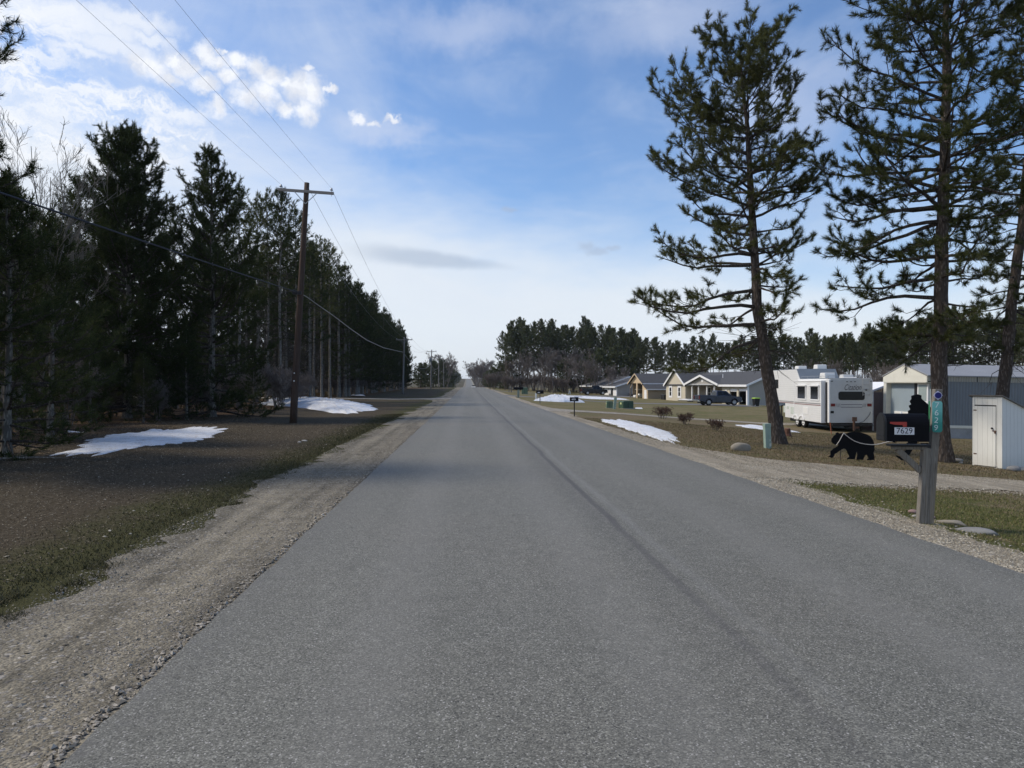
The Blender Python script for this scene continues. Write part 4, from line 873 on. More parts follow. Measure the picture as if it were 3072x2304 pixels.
# ---------------- plywood silhouettes ----------------
PLY = mat('matt_black_plywood', (.006, .006, .007), .85, .2, 6, spec=.15)
def cutout(name, pts, D, label, cat, jag=0):
    q = [P3(2200+x*.42185, 900+y*.42185, D) for x, y in pts]; base = Vector((sum(p.x for p in q)/len(q), sum(p.y for p in q)/len(q), min(p.z for p in q)))
    poly = [((p-base).dot(Vector((cs, -sn, 0))), p.z-base.z) for p in q]
    if jag:
        r_ = random.Random(3); pp = []
        for i, (x, z) in enumerate(poly):
            x2, z2 = poly[(i+1) % len(poly)]
            n = max(1, int(math.hypot(x2-x, z2-z)/.045))
            for j in range(n): f = j/n; pp.append((x+(x2-x)*f+r_.uniform(-jag, jag), z+(z2-z)*f+r_.uniform(-jag, jag)))
        poly = pp
    o = thing(name, label, cat, (base.x, base.y, T(base.x, base.y)-.0), -YAW)
    MB().prism([(x, z+base.z-T(base.x, base.y)) for x, z in poly], 'y', -.009, .009).build('panel', PLY, o)
    xs = [p[0] for p in poly]; w_ = (max(xs)-min(xs))*.2
    for s_ in (-1, 1): MB().bar((s_*w_, .02, -.15), (s_*w_, .02, .55), .012, .012).build('stake', DARKM, o)
    return o
bear = [(697, 1005), (700, 985), (715, 965), (728, 957), (728, 945), (742, 940), (755, 948), (775, 945), (800, 948), (830, 940), (860, 937), (890, 940), (920, 945), (950, 955), (975, 970), (992, 995), (1003, 1030), (1003, 1065), (996, 1085), (1002, 1110), (1002, 1138), (950, 1138), (951, 1131), (962, 1125), (948, 1100), (935, 1104), (925, 1130), (925, 1136), (876, 1136), (882, 1100), (877, 1075), (868, 1110), (862, 1132), (808, 1132), (810, 1124), (825, 1115), (815, 1090), (800, 1060), (785, 1055), (765, 1065), (745, 1080), (720, 1095), (712, 1115), (700, 1123), (678, 1113), (692, 1100), (690, 1075), (710, 1058), (740, 1040), (750, 1028), (725, 1028), (705, 1020)]
cutout('bear_silhouette', bear, 18.2, 'flat black cutout of a walking bear held on a white cord', 'yard ornament', .004)
ape = [(1245, 805), (1243, 790), (1258, 775), (1250, 750), (1262, 740), (1252, 720), (1266, 700), (1264, 685), (1288, 672), (1320, 668), (1335, 678), (1336, 703), (1362, 724), (1392, 745), (1410, 790), (1415, 850), (1405, 900), (1398, 960), (1392, 1000), (1398, 1060), (1425, 1105), (1432, 1138), (1392, 1138), (1368, 1080), (1335, 1020), (1310, 1015), (1285, 1045), (1262, 1085), (1245, 1112), (1245, 1139), (1195, 1139), (1155, 1110), (1160, 1104), (1190, 1110), (1208, 1100), (1225, 1060), (1235, 1010), (1245, 960), (1215, 975), (1165, 1012), (1130, 1012), (1126, 1000), (1160, 985), (1205, 930), (1230, 880), (1240, 840)]
cutout('ape_silhouette', ape, 18.25, 'flat black cutout of a hairy upright ape behind the mailbox', 'yard ornament', .012)
def PX(x, y, D=18.15): return P3(2200+x*.42185, 900+y*.42185, D)
setp(MB().tube([PX(*q) for q in [(785, 945), (770, 972), (755, 1000), (738, 1025), (732, 1031)]], .008, 5).tube([PX(*q) for q in [(785, 945), (800, 960), (830, 983), (862, 1003), (900, 1017), (940, 1025), (985, 1029), (1020, 1027), (1060, 1018), (1100, 1008), (1140, 1003)]], .009, 5).build('leash_cord', mat('white_cord', (.55, .52, .48), .7)), 'thin white cord looping from the bear cutout to the ape cutout', 'cord')

# ---------------- stones ----------------
def rock(name, p, sx, sy, sz, seed, mt, label, group=None, rz=0, sink=.25):
    bm_ = __import__('bmesh').new(); __import__('bmesh').ops.create_icosphere(bm_, subdivisions=3, radius=1)
    rg = random.Random(seed); dirs = [(Vector((rg.gauss(0, 1), rg.gauss(0, 1), rg.gauss(0, 1))).normalized(), rg.uniform(.6, .92)) for _ in range(9)]
    for v in bm_.verts:
        for d_, h in dirs:
            k_ = v.co.dot(d_)
            if k_ > h: v.co -= d_*(k_-h)*.85
        v.co *= 1+.05*nz(v.co.x*3+v.co.y*2, 1, seed)+.03*nz(v.co.z*6, 1, seed)
        v.co.x *= sx; v.co.y *= sy; v.co.z *= sz
    me = bpy.data.meshes.new(name); bm_.to_mesh(me); bm_.free(); me.polygons.foreach_set('use_smooth', [True]*len(me.polygons)); me.materials.append(mt)
    o = bpy.data.objects.new(name, me); col.objects.link(o); o.location = p+Vector((0, 0, sz*(1-2*sink))); o.rotation_euler = (0, 0, rz); return setp(o, label, 'rock', group)
ST1 = mat('tan_boulder_stone', (.25, .225, .185), .9, .22, 5, .6, 20, dirt=((.10, .095, .08), .6)); ST2 = mat('pink_stone', (.25, .17, .155), .85, .2, 6, .4, 20); ST3 = mat('pale_stone', (.36, .34, .31), .85, .15, 6, .4, 20)
ST4 = mat('grey_slab_stone', (.20, .20, .20), .9, .25, 7, .6, 20)
rock('boulder', hit(2222, 1352), .28, .17, .15, 1, ST1, 'tan boulder lying on the yard edge left of the pale green pedestal')
RL = [(2738, 1541, .055, 2, ST2, 'pinkish stone left of the mailbox post foot, the largest of its cluster'), (2746, 1553, .038, 3, ST3, 'small pale stone at the left foot of the mailbox post'), (2773, 1557, .050, 4, ST3, 'pale flat stone in front of the mailbox post'), (2797, 1556, .038, 5, ST2, 'small pinkish stone right of the mailbox post foot')]
for px, py, s_, k_, mt, lb in RL: rock('rock', hit(px, py), s_*1.15, s_, s_*.7, k_, mt, lb, 'stones at the mailbox post')
a = hit(2850, 1572); rock('edging_stone', a, .22, .07, .05, 6, ST1, 'long low edging stone nearest the mailbox post', 'edging stones', R(-38), .45)
a = hit(2935, 1600); rock('edging_stone', a, .24, .08, .06, 7, ST4, 'long low edging stone nearest the right edge of the picture', 'edging stones', R(-42), .45)
for px, py, s_, k_, lb in [(2872, 1386, .17, 8, 'larger pale stone left of the white shed'), (2883, 1390, .07, 9, 'small pale stone in front of the larger one left of the shed'), (3042, 1413, .20, 10, 'flat grey stone at the right front corner of the white shed'), (3070, 1412, .15, 11, 'round pale stone at the right picture edge beside the shed')]:
    rock('rock', hit(px, py), s_, s_*.7, s_*.5, k_, ST4 if k_ == 10 else ST3, lb, 'stones around the white shed')
rock('rock', hit(913, 1324), .10, .07, .03, 12, ST3, 'small whitish stone on the left grass verge, nearest the camera of two', 'whitish stones on the left verge'); 
rock('rock', hit(898, 1332-4), .07, .05, .03, 13, ST3, 'second small whitish stone on the left grass verge', 'whitish stones on the left verge')

# ---------------- utility pedestals ----------------
GRN = mat('pale_green_steel', (.27, .36, .31), .55, .12, 4, dirt=((.18, .17, .13), .4)); GRD = mat('dark_green_steel', (.045, .085, .055), .5, .12, 3); GRM = mat('faded_green_steel', (.12, .18, .12), .6, .12, 3)
def pedestal(p, wd, h, label, rz=0, tilt=0):
    o = thing('utility_pedestal', label, 'utility pedestal', p, rz-YAW); o.rotation_euler = (0, tilt, rz-YAW)
    MB().b2(-wd/2, wd/2, -wd*.36, wd*.36, -.1, h*.97).build('cabinet', GRN, o, bevel=.008)
    MB().b2(-wd/2-.006, wd/2+.006, -wd*.36-.006, wd*.36+.006, h*.86, h).build('cap', GRN, o, bevel=.008)
    MB().b2(wd*.1, wd*.42, -wd*.36-.012, -wd*.36-.003, h*.08, h*.2).b2(wd*.18, wd*.34, -wd*.36-.010, -wd*.36-.003, h*.3, h*.36).build('label_plate', mat('pale_label', (.5, .55, .5), .6), o); return o
pedestal(hit(2303, 1345), .185, .74, 'pale green utility pedestal in front of the leaning pine', R(10), R(-2.5))
pa = hit(1843, 1227); pedestal(pa, .22, 1.0, 'thin pale blue-green pedestal leaning beside the green transformer box', 0, R(6))
def padbox(p, wx, wy, h, label, mt, rz=0):
    o = thing('transformer_box', label, 'transformer box', p, rz-YAW)
    MB().prism([(-wx/2, -.1), (wx/2, -.1), (wx/2, h*.86), (wx/2-.05, h), (-wx/2+.05, h), (-wx/2, h*.86)], 'y', -wy/2, wy/2).build('cabinet', mt, o, bevel=.015)
    MB().b2(-wx*.03, wx*.0, -wy/2-.012, -wy/2-.003, .05, h*.85).build('door_seam', DARKM, o); MB().b2(-wx*.62, wx*.62, -wy*.62, wy*.62, -.2, .04).build('base_pad', mat('concrete_pad', (.3, .3, .28), .9), o)
    MB().b2(-wx/2-.012, -wx/2-.003, -.12, .12, h*.55, h*.8).build('warning_label', mat('yellow_label', (.55, .6, .3), .6), o); return o
padbox(hit(1878, 1225.5), 1.05, .95, .70, 'dark green transformer box on the lawn before the tan barn', GRD, R(18))
padbox(hit(1838, 1225.5)+Vector((-.1, .9, 0)), .55, .5, .62, 'small faded green utility cabinet left of the transformer box', GRM)
padbox(gpt(1574, 118), 1.0, .9, 1.1, 'far green utility cabinet right of the far grey mailbox', GRM)
# ---------------- other mailboxes and posts ----------------
def small_mailbox(p, h, label, rz, number=None, postmat=None, ln=.5, wd=.2, bh=.21, pw=.05, bodym=None):
    o = thing('mailbox', label, 'mailbox', p, rz-YAW, 'mailboxes along the right of the road')
    MB().b2(-pw/2, pw/2, -pw/2, pw/2, -.2, h).build('post', postmat or DARKM, o)
    MB().prism([(q0_, q1_+h) for q0_, q1_ in arch(wd, bh, 8)], 'x', -ln/2, ln/2).build('body', bodym or BLK, o)
    MB().prism([(q0_*1.05, q1_*1.03+h) for q0_, q1_ in arch(wd, bh, 8)], 'x', -ln/2-.02, -ln/2-.001).build('door', bodym or BLK, o)
    if number:
        pl = MB().b2(-ln*.34, -ln*.34+.20, -wd/2-.006, -wd/2-.002, h+.07, h+.15).build('number_plate', MATS['white_sticker'], o)
        if number != ' ': text('digits', number, .075, MATS['navy_ink'], pl, (-ln*.34+.10, -wd/2-.0075, h+.11), (R(90), 0, 0), .0008, sx=.95)
    return o
m37 = gpt(1723, 37.0); small_mailbox(m37, CH+(1150-1204)/F*37-m37.z, 'black mailbox on a thin metal post before the pale driveway, white number plate', 0, '7595', DARKM, .42, .2, .215, .055)
m60 = gpt(1620, 62.0); o = small_mailbox(m60, CH+(1150-1181)/F*62-m60.z, 'farther black mailbox standing before the low snow mound', 0, ' ', POLEG, .62, .3, .30, .07)
mw = gpt(1608, 82); setp(MB().b2(-.09, .09, -.09, .09, -.2, .62).b2(-.10, .10, -.10, .10, .62, .66).build('white_post', WHITE), 'short white post left of the farther black mailbox', 'post'); bpy.data.objects['white_post'].location = mw
mg = gpt(1555, 84); small_mailbox(mg, .95, 'grey double mailbox stand farthest down the right verge', 0, None, mat('grey_green_post', (.22, .26, .23), .8), 1.15, .3, .3, .24, BLK)
for i, (px, D, h, w_, c_) in enumerate([(1433, 300, 3.6, .22, 'bare pole standing right of the far road near the crest'), (1534, 130, 1.1, .16, 'short grey post on the right verge left of the far grey mailbox'), (1527, 134, 1.0, .12, 'thin short post beside the short grey post'), (1615.5, 118, 2.4, .08, 'thin upright marker post behind the farther black mailbox')]):
    o = MB().b2(-w_/2, w_/2, -w_/2, w_/2, -.2, h).build('marker_post', POLEG); o.location = gpt(px, D); setp(o, c_, 'post')
o = MB().b2(-.06, .06, -.06, .06, -.2, .55).build('white_post', WHITE); o.location = gpt(917, 62); setp(o, 'short whitish post behind the large snow mound', 'post')
# steel stake and stump near leaning pine, orange stake, lawn bits
o = MB().bar((0, 0, -.1), (-.07, 0, 1.30), .028, .028).bar((-.07, 0, 1.30), (.06, 0, 1.32), .028, .028).build('steel_stake', DARKM); o.location = hit(2350, 1330); o.rotation_euler = (0, 0, -YAW); setp(o, 'thin dark steel stake with hooked top beside the leaning pine', 'stake')
st = thing('tree_stump', 'low reddish tree stump right of the leaning pine', 'stump', hit(2361, 1309)); r_ = random.Random(8)
MB().tube([(0, 0, -.1), (0, 0, 0), (.01, 0, .12), (.02, 0, .28), (.02, 0, .34)], [.30, .22, .15, .13, .11], 11).build('stump_body', mat('red_stump_bark', (.10, .05, .035), .9, .3, 8, .8, 20), st)
MB().tube([(.02, 0, .335), (.02, 0, .352)], [.10, .085], 11).build('cut_top', mat('cut_wood', (.22, .13, .09), .9), st)
o = MB().bar((.04, 0, -.1), (-.05, 0, .62), .03, .03).build('orange_stake', mat('orange_paint', (.36, .11, .05), .7)); o.location = gpt(2493, 36.3); setp(o, 'leaning orange marker stake behind the camper rear', 'stake')
for i, (px, D) in enumerate([(230, 25), (75, 20)]):
    pass
o = MB().tube([(-1.1, 0, .02), (-.5, .1, .05), (.1, .06, .06), (.8, -.05, .03)], [.02, .03, .025, .012], 5).tube([(-.5, .1, .05), (-.2, .5, .09)], [.015, .006], 4).build('fallen_branch', BARKP); o.location = gpt(90, 16.2); o.rotation_euler = (0, 0, R(12)); setp(o, 'fallen pale branch on the litter at the far left', 'branch')
# ---------------- white shed ----------------
m, t, b = custom('chipped_white_boards'); tc = t.node('ShaderNodeTexCoord'); v = tc.outputs['Object']; s = t.sep(v)
n = t.noise(t.v('MULTIPLY', v, (7, 7, 1)), 2.2, 5, .7); ch_ = t.noise(v, 11, 5, .75); u = t.m('ADD', s[0], s[1])
fr = t.m('ABSOLUTE', t.m('SUBTRACT', t.m('FRACT', t.m('DIVIDE', u, .145)), .5)); g = t.step(fr, .455, .485)
cc = t.mix(n, (.60, .61, .58), (.76, .76, .73)); cc = t.mix(t.m('MULTIPLY', g, .45), cc, (.20, .19, .17))
chip = t.m('MULTIPLY', t.step(ch_, .62, .66), t.step(s[2], .42, .02)); cc = t.mix(chip, cc, (.055, .045, .038)); cc = t.mix(t.step(ch_, .74, .76), cc, (.12, .11, .10))
cc = t.mix(t.m('MULTIPLY', t.step(s[2], .5, 0), .25), cc, (.34, .31, .24))
t.put(b.inputs['Base Color'], cc); b.inputs['Roughness'].default_value = .7; t.put(b.inputs['Normal'], t.bump(t.m('SUBTRACT', n, g), .4, .006)); SHB = m
SHG = mat('old_galvanised_roof', (.16, .155, .15), .6, .2, 5, .2, 20, metal=.2)
s0 = hit(3008, 1408); D0 = s0.x*sn+s0.y*cs                      # near right corner of the door side
fl_ = hit(2913, 1395); ang = math.atan2(fl_.y-s0.y, fl_.x-s0.x)
shed = thing('shed', 'narrow white wooden shed with slanting roof and latched door', 'shed', s0, ang)     # local +X runs along the door side away from the corner
Lf = .86; Ld = 1.06; hF = (1408-1190)/F*D0; hB = hF-.42
# door side is y=0, depth goes to local -Y side behind
sgn = 1 if (Matrix.Rotation(ang, 2) @ Vector((0, 1))).dot(Vector((sn, cs))) > 0 else -1
V = [(0, 0, 0), (Lf, 0, 0), (Lf, sgn*Ld, 0), (0, sgn*Ld, 0), (0, 0, hF), (Lf, 0, hF), (Lf, sgn*Ld, hB), (0, sgn*Ld, hB)]
V = [(x, y, z-(.12 if z == 0 else 0)) for x, y, z in V]
mesh_obj('wall', V, [(0, 1, 5, 4), (1, 2, 6, 5), (2, 3, 7, 6), (3, 0, 4, 7), (4, 5, 6, 7)], SHB, shed)
mesh_obj('roof', [(-.06, -sgn*.07, hF+.035), (Lf+.09, -sgn*.07, hF+.035), (Lf+.09, sgn*(Ld+.08), hB-.0), (-.06, sgn*(Ld+.08), hB-.0), (-.06, -sgn*.07, hF+.010), (Lf+.09, -sgn*.07, hF+.010), (Lf+.09, sgn*(Ld+.08), hB-.025), (-.06, sgn*(Ld+.08), hB-.025)],
         [(0, 1, 2, 3), (4, 7, 6, 5), (0, 4, 5, 1), (1, 5, 6, 2), (2, 6, 7, 3), (3, 7, 4, 0)], SHG, shed)
MB().box((.49, -sgn*.006, hF*.445), (.650, .010, hF*.865)).build('door_gap', DARKM, shed)
dr = MB().box((.49, -sgn*.012, hF*.44), (.62, .020, hF*.84)).build('door', SHB, shed, bevel=.003)
MB().box((.215, -sgn*.030, hF*.52), (.12, .012, .025)).box((.185, -sgn*.045, hF*.50), (.035, .02, .06)).build('latch', mat('rusty_metal', (.12, .07, .05), .8, .3, 20), dr)
MB().tube([(.265, -sgn*.02, hF*.555), (.265, -sgn*.06, hF*.555)], [.02, .028], 8).build('knob', DARKM, dr)
MB().box((.08, -sgn*.010, hF*.5), (.16, .018, hF*.98)).box((.83, -sgn*.010, hF*.5), (.06, .018, hF*.98)).build('door_frame', SHB, shed)
for z_ in (.18, .80): MB().box((.775, -sgn*.026, hF*z_), (.09, .006, .03)).build('hinge', MATS['rusty_metal'], shed)

# ---------------- mobile home ----------------
def corrug(name, c0, c1, pitch, axis):
    m, t, b = custom(name); tc = t.node('ShaderNodeTexCoord'); v = tc.outputs['Object']; s = t.sep(v)
    w_ = t.m('MULTIPLY', t.m('ADD', t.m('SINE', t.m('MULTIPLY', s[axis], 6.283/pitch)), 1), .5); n = t.noise(t.v('MULTIPLY', v, (1, 1, .3)), 2.2, 5, .65)
    cc = t.mix(n, c0, c1); cc = t.mix(t.m('MULTIPLY', t.step(w_, .25, .0), .35), cc, tuple(q*.35 for q in c0))
    t.put(b.inputs['Base Color'], cc); b.inputs['Roughness'].default_value = .55; t.put(b.inputs['Normal'], t.bump(w_, .8, .03)); return m
BLUE = corrug('blue_ribbed_metal', (.125, .145, .165), (.19, .212, .232), .155, 0); BLUEL = corrug('light_blue_ribbed_metal', (.28, .35, .40), (.36, .43, .48), .085, 1)
CREAM = mat('cream_siding', (.66, .65, .57), .6, .06, 2, dirt=((.40, .38, .30), .35)); FASC = corrug('stained_ribbed_fascia', (.20, .195, .165), (.44, .43, .37), .13, 0)
ROOFG = mat('grey_metal_roof', (.27, .275, .285), .5, .10, 1.2, .1, 4); SKIRT = mat('grey_skirting', (.30, .31, .32), .7, .15, 2.5, dirt=((.13, .13, .12), .5))
c0_ = W((2796-1536)/F*36.0, 36.0); gz = T(*c0_); mh = thing('mobile_home', 'grey-blue ribbed mobile home with cream gable end and grey metal roof', 'mobile home', (c0_[0], c0_[1], gz), -YAW)
mh.rotation_euler = (0, R(1.1), -YAW)
LNG = 17.0; WID = 4.25; zb = .62; zw = CH-gz+(1150-1140)/F*36; ze = CH-gz+(1150-1124)/F*36; zrg = CH-gz+(1150-1091)/F*38
box('long_wall', 0, LNG, 0, .08, zb, ze-.33, BLUE, mh); box('rear_wall', 0.08, LNG, WID-.08, WID, zb, ze, BLUE, mh)
# far end under its own gable, then floor
MB().b2(LNG-.08, LNG-.002, .08, WID-.08, zb, ze).build('end_wall', BLUE, mh)
mesh_obj('fascia', *(lambda q: (q.V, q.Fc))(MB().b2(-.28, LNG, -.035, .075, ze-.33, ze-.02)), FASC, mh)
MB().b2(-.0, LNG, -.03, -.002, zb-.10, zb+.04).build('bottom_rail', CREAM, mh)
MB().b2(0.02, LNG-.02, .0, .05, -.9, zb-.10).b2(.02, .07, .05, WID-.05, -.9, zb-.02).build('skirting', SKIRT, mh)
rfm = MB(); y0, y1, ym = -.12, WID+.12, WID/2; xs0, xs1 = -.34, LNG+.1
V = [(x, y, z) for x in (xs0, xs1) for y, z in ((y0, ze-.02), (ym, zrg), (y1, ze-.02), (y1, ze-.08), (ym, zrg-.07), (y0, ze-.08))]
rfm.add(V, [(0, 1, 7, 6), (1, 2, 8, 7), (2, 3, 9, 8), (3, 4, 10, 9), (4, 5, 11, 10), (5, 0, 6, 11), (0, 5, 4, 1), (1, 4, 3, 2), (6, 7, 10, 11), (7, 8, 9, 10)]); roof = rfm.build('roof', ROOFG, mh)
# end gable: projecting cream triangle over a recessed ribbed wall
MB().prism([(.0, ze-.09), (WID, ze-.09), (WID, ze-.38), (0, ze-.38)], 'x', -.32, -.26).prism([(.0, ze-.088), (WID/2, zrg-.075), (WID, ze-.088)], 'x', -.32, -.26).build('gable', CREAM, mh)
MB().b2(-.30, .0, .08, WID-.08, ze-.42, ze-.385).build('soffit', CREAM, mh)
box('end_wall', .0, .06, .08, WID-.3, zb, ze-.39, BLUEL, mh)
MB().b2(-.28, .0, WID-.30, WID, zb-.1, ze-.385).build('corner_pier', mat('cream_lap_siding', (.62, .61, .54), .6, .05, 2, .6, 12, stretch=(.1, .1, 3)), mh)
MB().b2(-.05, -.003, 1.5, WID-.75, zb, zb+.62).build('lower_panel', WHITE, mh)
MB().b2(-.028, -.003, 1.32, 1.62, zb+.1, ze-.39).build('door_gap', DARKM, mh)
wf = MB().b2(-.09, -.003, .28, 1.22, zb+.62, ze-.44).build('window', TRIM, mh)
for z0_, z1_ in ((zb+.72, zb+1.18), (zb+1.24, ze-.52)): MB().b2(-.098, -.092, .38, 1.12, z0_, z1_).build('pane', mat('pale_curtained_glass', (.30, .36, .36), .15, .1, 2, spec=.6), wf)
for k_, (xx, h_, rr) in enumerate(((8.05, .95, .075), (8.05, .0, 0))):
    if rr: MB().tube([(9.1, ym-.55, zrg-.45), (9.1, ym-.55, zrg-.12)], [.26, .22], 12).tube([(9.1, ym-.55, zrg-.12), (9.1, ym-.55, zrg-.05)], [.30, .30], 12).tube([(9.16, ym-.55, zrg-.1), (9.16, ym-.55, zrg+.62)], rr, 10).build('vent_pipe', STEEL, mh)
MB().tube([(8.98, ym-.55, zrg-.1), (8.98, ym-.55, zrg+.28), (8.9, ym-.55, zrg+.36), (8.72, ym-.55, zrg+.36), (8.68, ym-.55, zrg+.25)], .07, 8).build('vent_elbow', mat('pale_pipe', (.5, .48, .46), .6), mh)
MB().b2(2.2, 2.24, -.045, -.036, ze-.33, ze-.02).build('downpipe', DARKM, mh)
# brown side shed behind the home
bs = thing('lean_to_shed', 'brown panelled lean-to with white roof edge between camper and mobile home', 'shed', (*W((2643-1536)/F*41.5, 41.5), gz), -YAW)
MB().b2(-.45, .6, 0, 3, 0, 2.25).build('wall', mat('brown_panel', (.19, .14, .13), .8, .1, 3), bs); mesh_obj('roof', [(-.62, -.1, 2.25), (.7, -.1, 2.75), (.7, 3.1, 2.75), (-.62, 3.1, 2.25), (-.62, -.1, 2.36), (.7, -.1, 2.86), (.7, 3.1, 2.86), (-.62, 3.1, 2.36)], [(0, 3, 2, 1), (4, 5, 6, 7), (0, 1, 5, 4), (1, 2, 6, 5), (2, 3, 7, 6), (3, 0, 4, 7)], TRIM, bs)
MB().b2(-.50, -.44, -.02, .04, 0, 2.3).build('corner_trim', TRIM, bs)

# ---------------- fifth-wheel camper ----------------
m, t, b = custom('ribbed_white_camper_skin'); tc = t.node('ShaderNodeTexCoord'); v = tc.outputs['Object']; s = t.sep(v)
f_ = t.m('FRACT', t.m('DIVIDE', s[2], .125)); g = t.step(t.m('ABSOLUTE', t.m('SUBTRACT', f_, .5)), .38, .48); n = t.noise(v, 1.5, 5, .6)
cc = t.mix(n, (.70, .71, .71), (.80, .81, .81)); cc = t.mix(t.m('MULTIPLY', g, .30), cc, (.34, .36, .38)); t.put(b.inputs['Base Color'], cc)
b.inputs['Roughness'].default_value = .4; t.put(b.inputs['Normal'], t.bump(f_, .6, .02)); RIB = m
REAR = mat('weathered_shaded_fibreglass', (.52, .53, .52), .5, .06, 1.2, dirt=((.36, .34, .30), .55)); RVROOF = mat('grey_rubber_roof', (.15, .18, .215), .6, .12, 1.5); STRIPE = mat('maroon_stripe', (.27, .17, .17), .5); STRIPG = mat('grey_stripe', (.24, .24, .25), .5)  # REAR: shade of the camper's back face put into a greyer colour, plus dirt
rp = W((2486-1536)/F*40, 40); rz_ = T(*rp); hd = math.atan2(.03, 1)+YAW
rv_ = thing('camper_trailer', 'long white ribbed fifth-wheel camper with slide-out and Citation lettering on its rear', 'camper', (rp[0], rp[1], rz_), -hd)
# local: x across (0 = roadside wall, 2.44), y forward (0 = rear), z up from ground
zb, zt, zt2 = CH-rz_-118/F*40, CH-rz_+14/F*40, CH-rz_+14/F*40+.62; LN = 10.2
b_ = MB(); b_.prism([(0.0, zb+.0), (.07, zb), (6.9, zb), (6.9, 1.45), (LN-.3, 1.45), (LN, 1.75), (LN, zt2-.35), (LN-.5, zt2), (4.9, zt2), (4.35, zt), (0.10, zt), (.0, zt-.10)], 'x', 0, 2.44); body = b_.build('body', RIB, rv_)
MB().prism([(.03, zb-.01), (2.41, zb-.01), (2.41, zt-.04), (2.30, zt+.01), (.14, zt+.01), (.03, zt-.04)], 'y', -.045, -.002).build('rear_panel', REAR, rv_, bevel=.02)
MB().b2(.02, 2.42, .12, 4.34, zt+.003, zt+.045).build('roof', RVROOF, rv_); mesh_obj('bunk_roof_slope', [(.02, 4.30, zt+.02), (2.42, 4.30, zt+.02), (2.42, 4.86, zt2+.03), (.02, 4.86, zt2+.03), (.02, 4.38, zt-.02), (2.42, 4.38, zt-.02), (2.42, 4.94, zt2-.02), (.02, 4.94, zt2-.02)], [(0, 1, 2, 3), (4, 7, 6, 5), (0, 4, 5, 1), (1, 5, 6, 2), (2, 6, 7, 3), (3, 7, 4, 0)], RVROOF, rv_)
MB().b2(.02, 2.42, 4.87, LN-.5, zt2+.003, zt2+.035).build('roof', RVROOF, rv_)
# slide-out
sl_ = box('slide_out', -.26, -.002, .42, 4.55, zb-.02, zt-.17, RIB, rv_)
MB().b2(-.275, .0, .37, .419, zb-.03, zt-.15).b2(-.275, .0, 4.551, 4.60, zb-.03, zt-.15).b2(-.28, .02, .37, 4.6, zt-.149, zt-.10).build('slide_trim', TRIM, sl_)
MB().b2(-.03, -.003, .17, .368, zb, zt-.20).build('slide_gap', DARKM, rv_)
for y0_, y1_ in ((.75, 1.85), (2.70, 3.90)):
    wn = MB().b2(-.30, -.262, y0_-.10, y1_+.10, zt-1.26, zt-.36).build('window', TRIM, sl_)
    MB().b2(-.306, -.302, y0_, y1_, zt-1.18, zt-.46).build('pane', GLASS, sl_)
    for k_ in range(1, 4): MB().b2(-.312, -.307, y0_+.03, y1_-.03, zt-1.18+k_*.18, zt-1.172+k_*.18).build('louvre', BLACK, sl_)
    MB().b2(-.36, -.302, y0_-.16, y1_+.16, zt-.42, zt-.36).bar((-.33, y0_-.14, zt-.38), (-.33, y0_-.14, zt-1.05), .02, .02).bar((-.33, y1_+.14, zt-.38), (-.33, y1_+.14, zt-1.05), .02, .02).build('awning_arm', TRIM, sl_)
for z_, m__ in ((zb+1.02, STRIPG), (zb+.93, STRIPE)):
    MB().b2(-.266, -.262, .45, 4.52, z_, z_+.055).build('stripe', m__, sl_); MB().b2(-.008, -.003, 4.62, LN-.4, z_, z_+.055).build('stripe', m__, rv_)
MB().b2(-.272, -.263, 2.3, 3.1, zb+.38, zb+.80).build('hatch', TRIM, sl_); MB().b2(-.276, -.2725, 2.34, 3.06, zb+.41, zb+.77).build('hatch_panel', WHITE, sl_)
MB().b2(-.012, -.003, 8.2, 9.2, zt-.60, zt-.0).build('window', BLACK, rv_); MB().b2(-.016, -.0125, 8.28, 9.12, zt-.55, zt-.05).build('pane', GLASS, rv_)
for y0_, y1_, z0_, z1_ in ((5.2, 5.9, .25, .70), (6.2, 6.6, .55, .72), (6.9, 7.2, .3, .8)): MB().b2(-.010, -.003, y0_, y1_, zb+z0_, zb+z1_).build('hatch', MATS['pale_label'], rv_)
# rear face details
wn = MB().prism(rrect(.52, 1.98, zt-1.20, zt-.72, .13), 'y', -.058, -.047).build('rear_window', BLACK, rv_)
MB().prism(rrect(.57, 1.93, zt-1.16, zt-.76, .10), 'y', -.064, -.0585).build('pane', GLASS, wn)
text('lettering', 'Citation', .47, mat('grey_lettering', (.07, .065, .065), .6), rv_, (1.30, -.049, zt-.50), (R(90), 0, 0), .002, shear=.40, sx=.62, off=0)
for k_ in (-.22, 0, .22): MB().box((1.22+k_, -.055, zt-.17), (.09, .02, .035)).build('marker_light', BLACK, rv_)
for k_ in (.16, 2.32): MB().box((k_, -.055, zt-.14), (.09, .02, .045)).build('marker_light', BLACK, rv_)
RED = mat('tail_lamp_red', (.16, .012, .012), .3, .2, 12)
for x0_, x1_ in ((.10, .34), (2.12, 2.36)): MB().b2(x0_, x1_, -.075, -.047, zb+.92, zb+1.08).build('tail_light', RED, rv_, bevel=.01)
for z_ in (zb+.85, zb+1.00): MB().b2(.66, 1.84, -.0495, -.047, z_, z_+.05).build('stripe', STRIPG, rv_)
for x_ in (.42, .50, .58, 1.90, 1.97, 2.04): MB().bar((x_, -.048, zb+1.08), (x_+(.04 if x_ < 1 else -.04), -.048, zb+.88), .004, .03).build('stripe', STRIPG, rv_)
lad = MB()
for x_ in (1.86, 2.25):
    lad.tube([(x_, -.10, zt-.95), (x_, -.10, zt+.05), (x_, -.09, zt+.28), (x_, 0, zt+.34), (x_, .25, zt+.30), (x_, .30, zt+.05)], .014, 6)
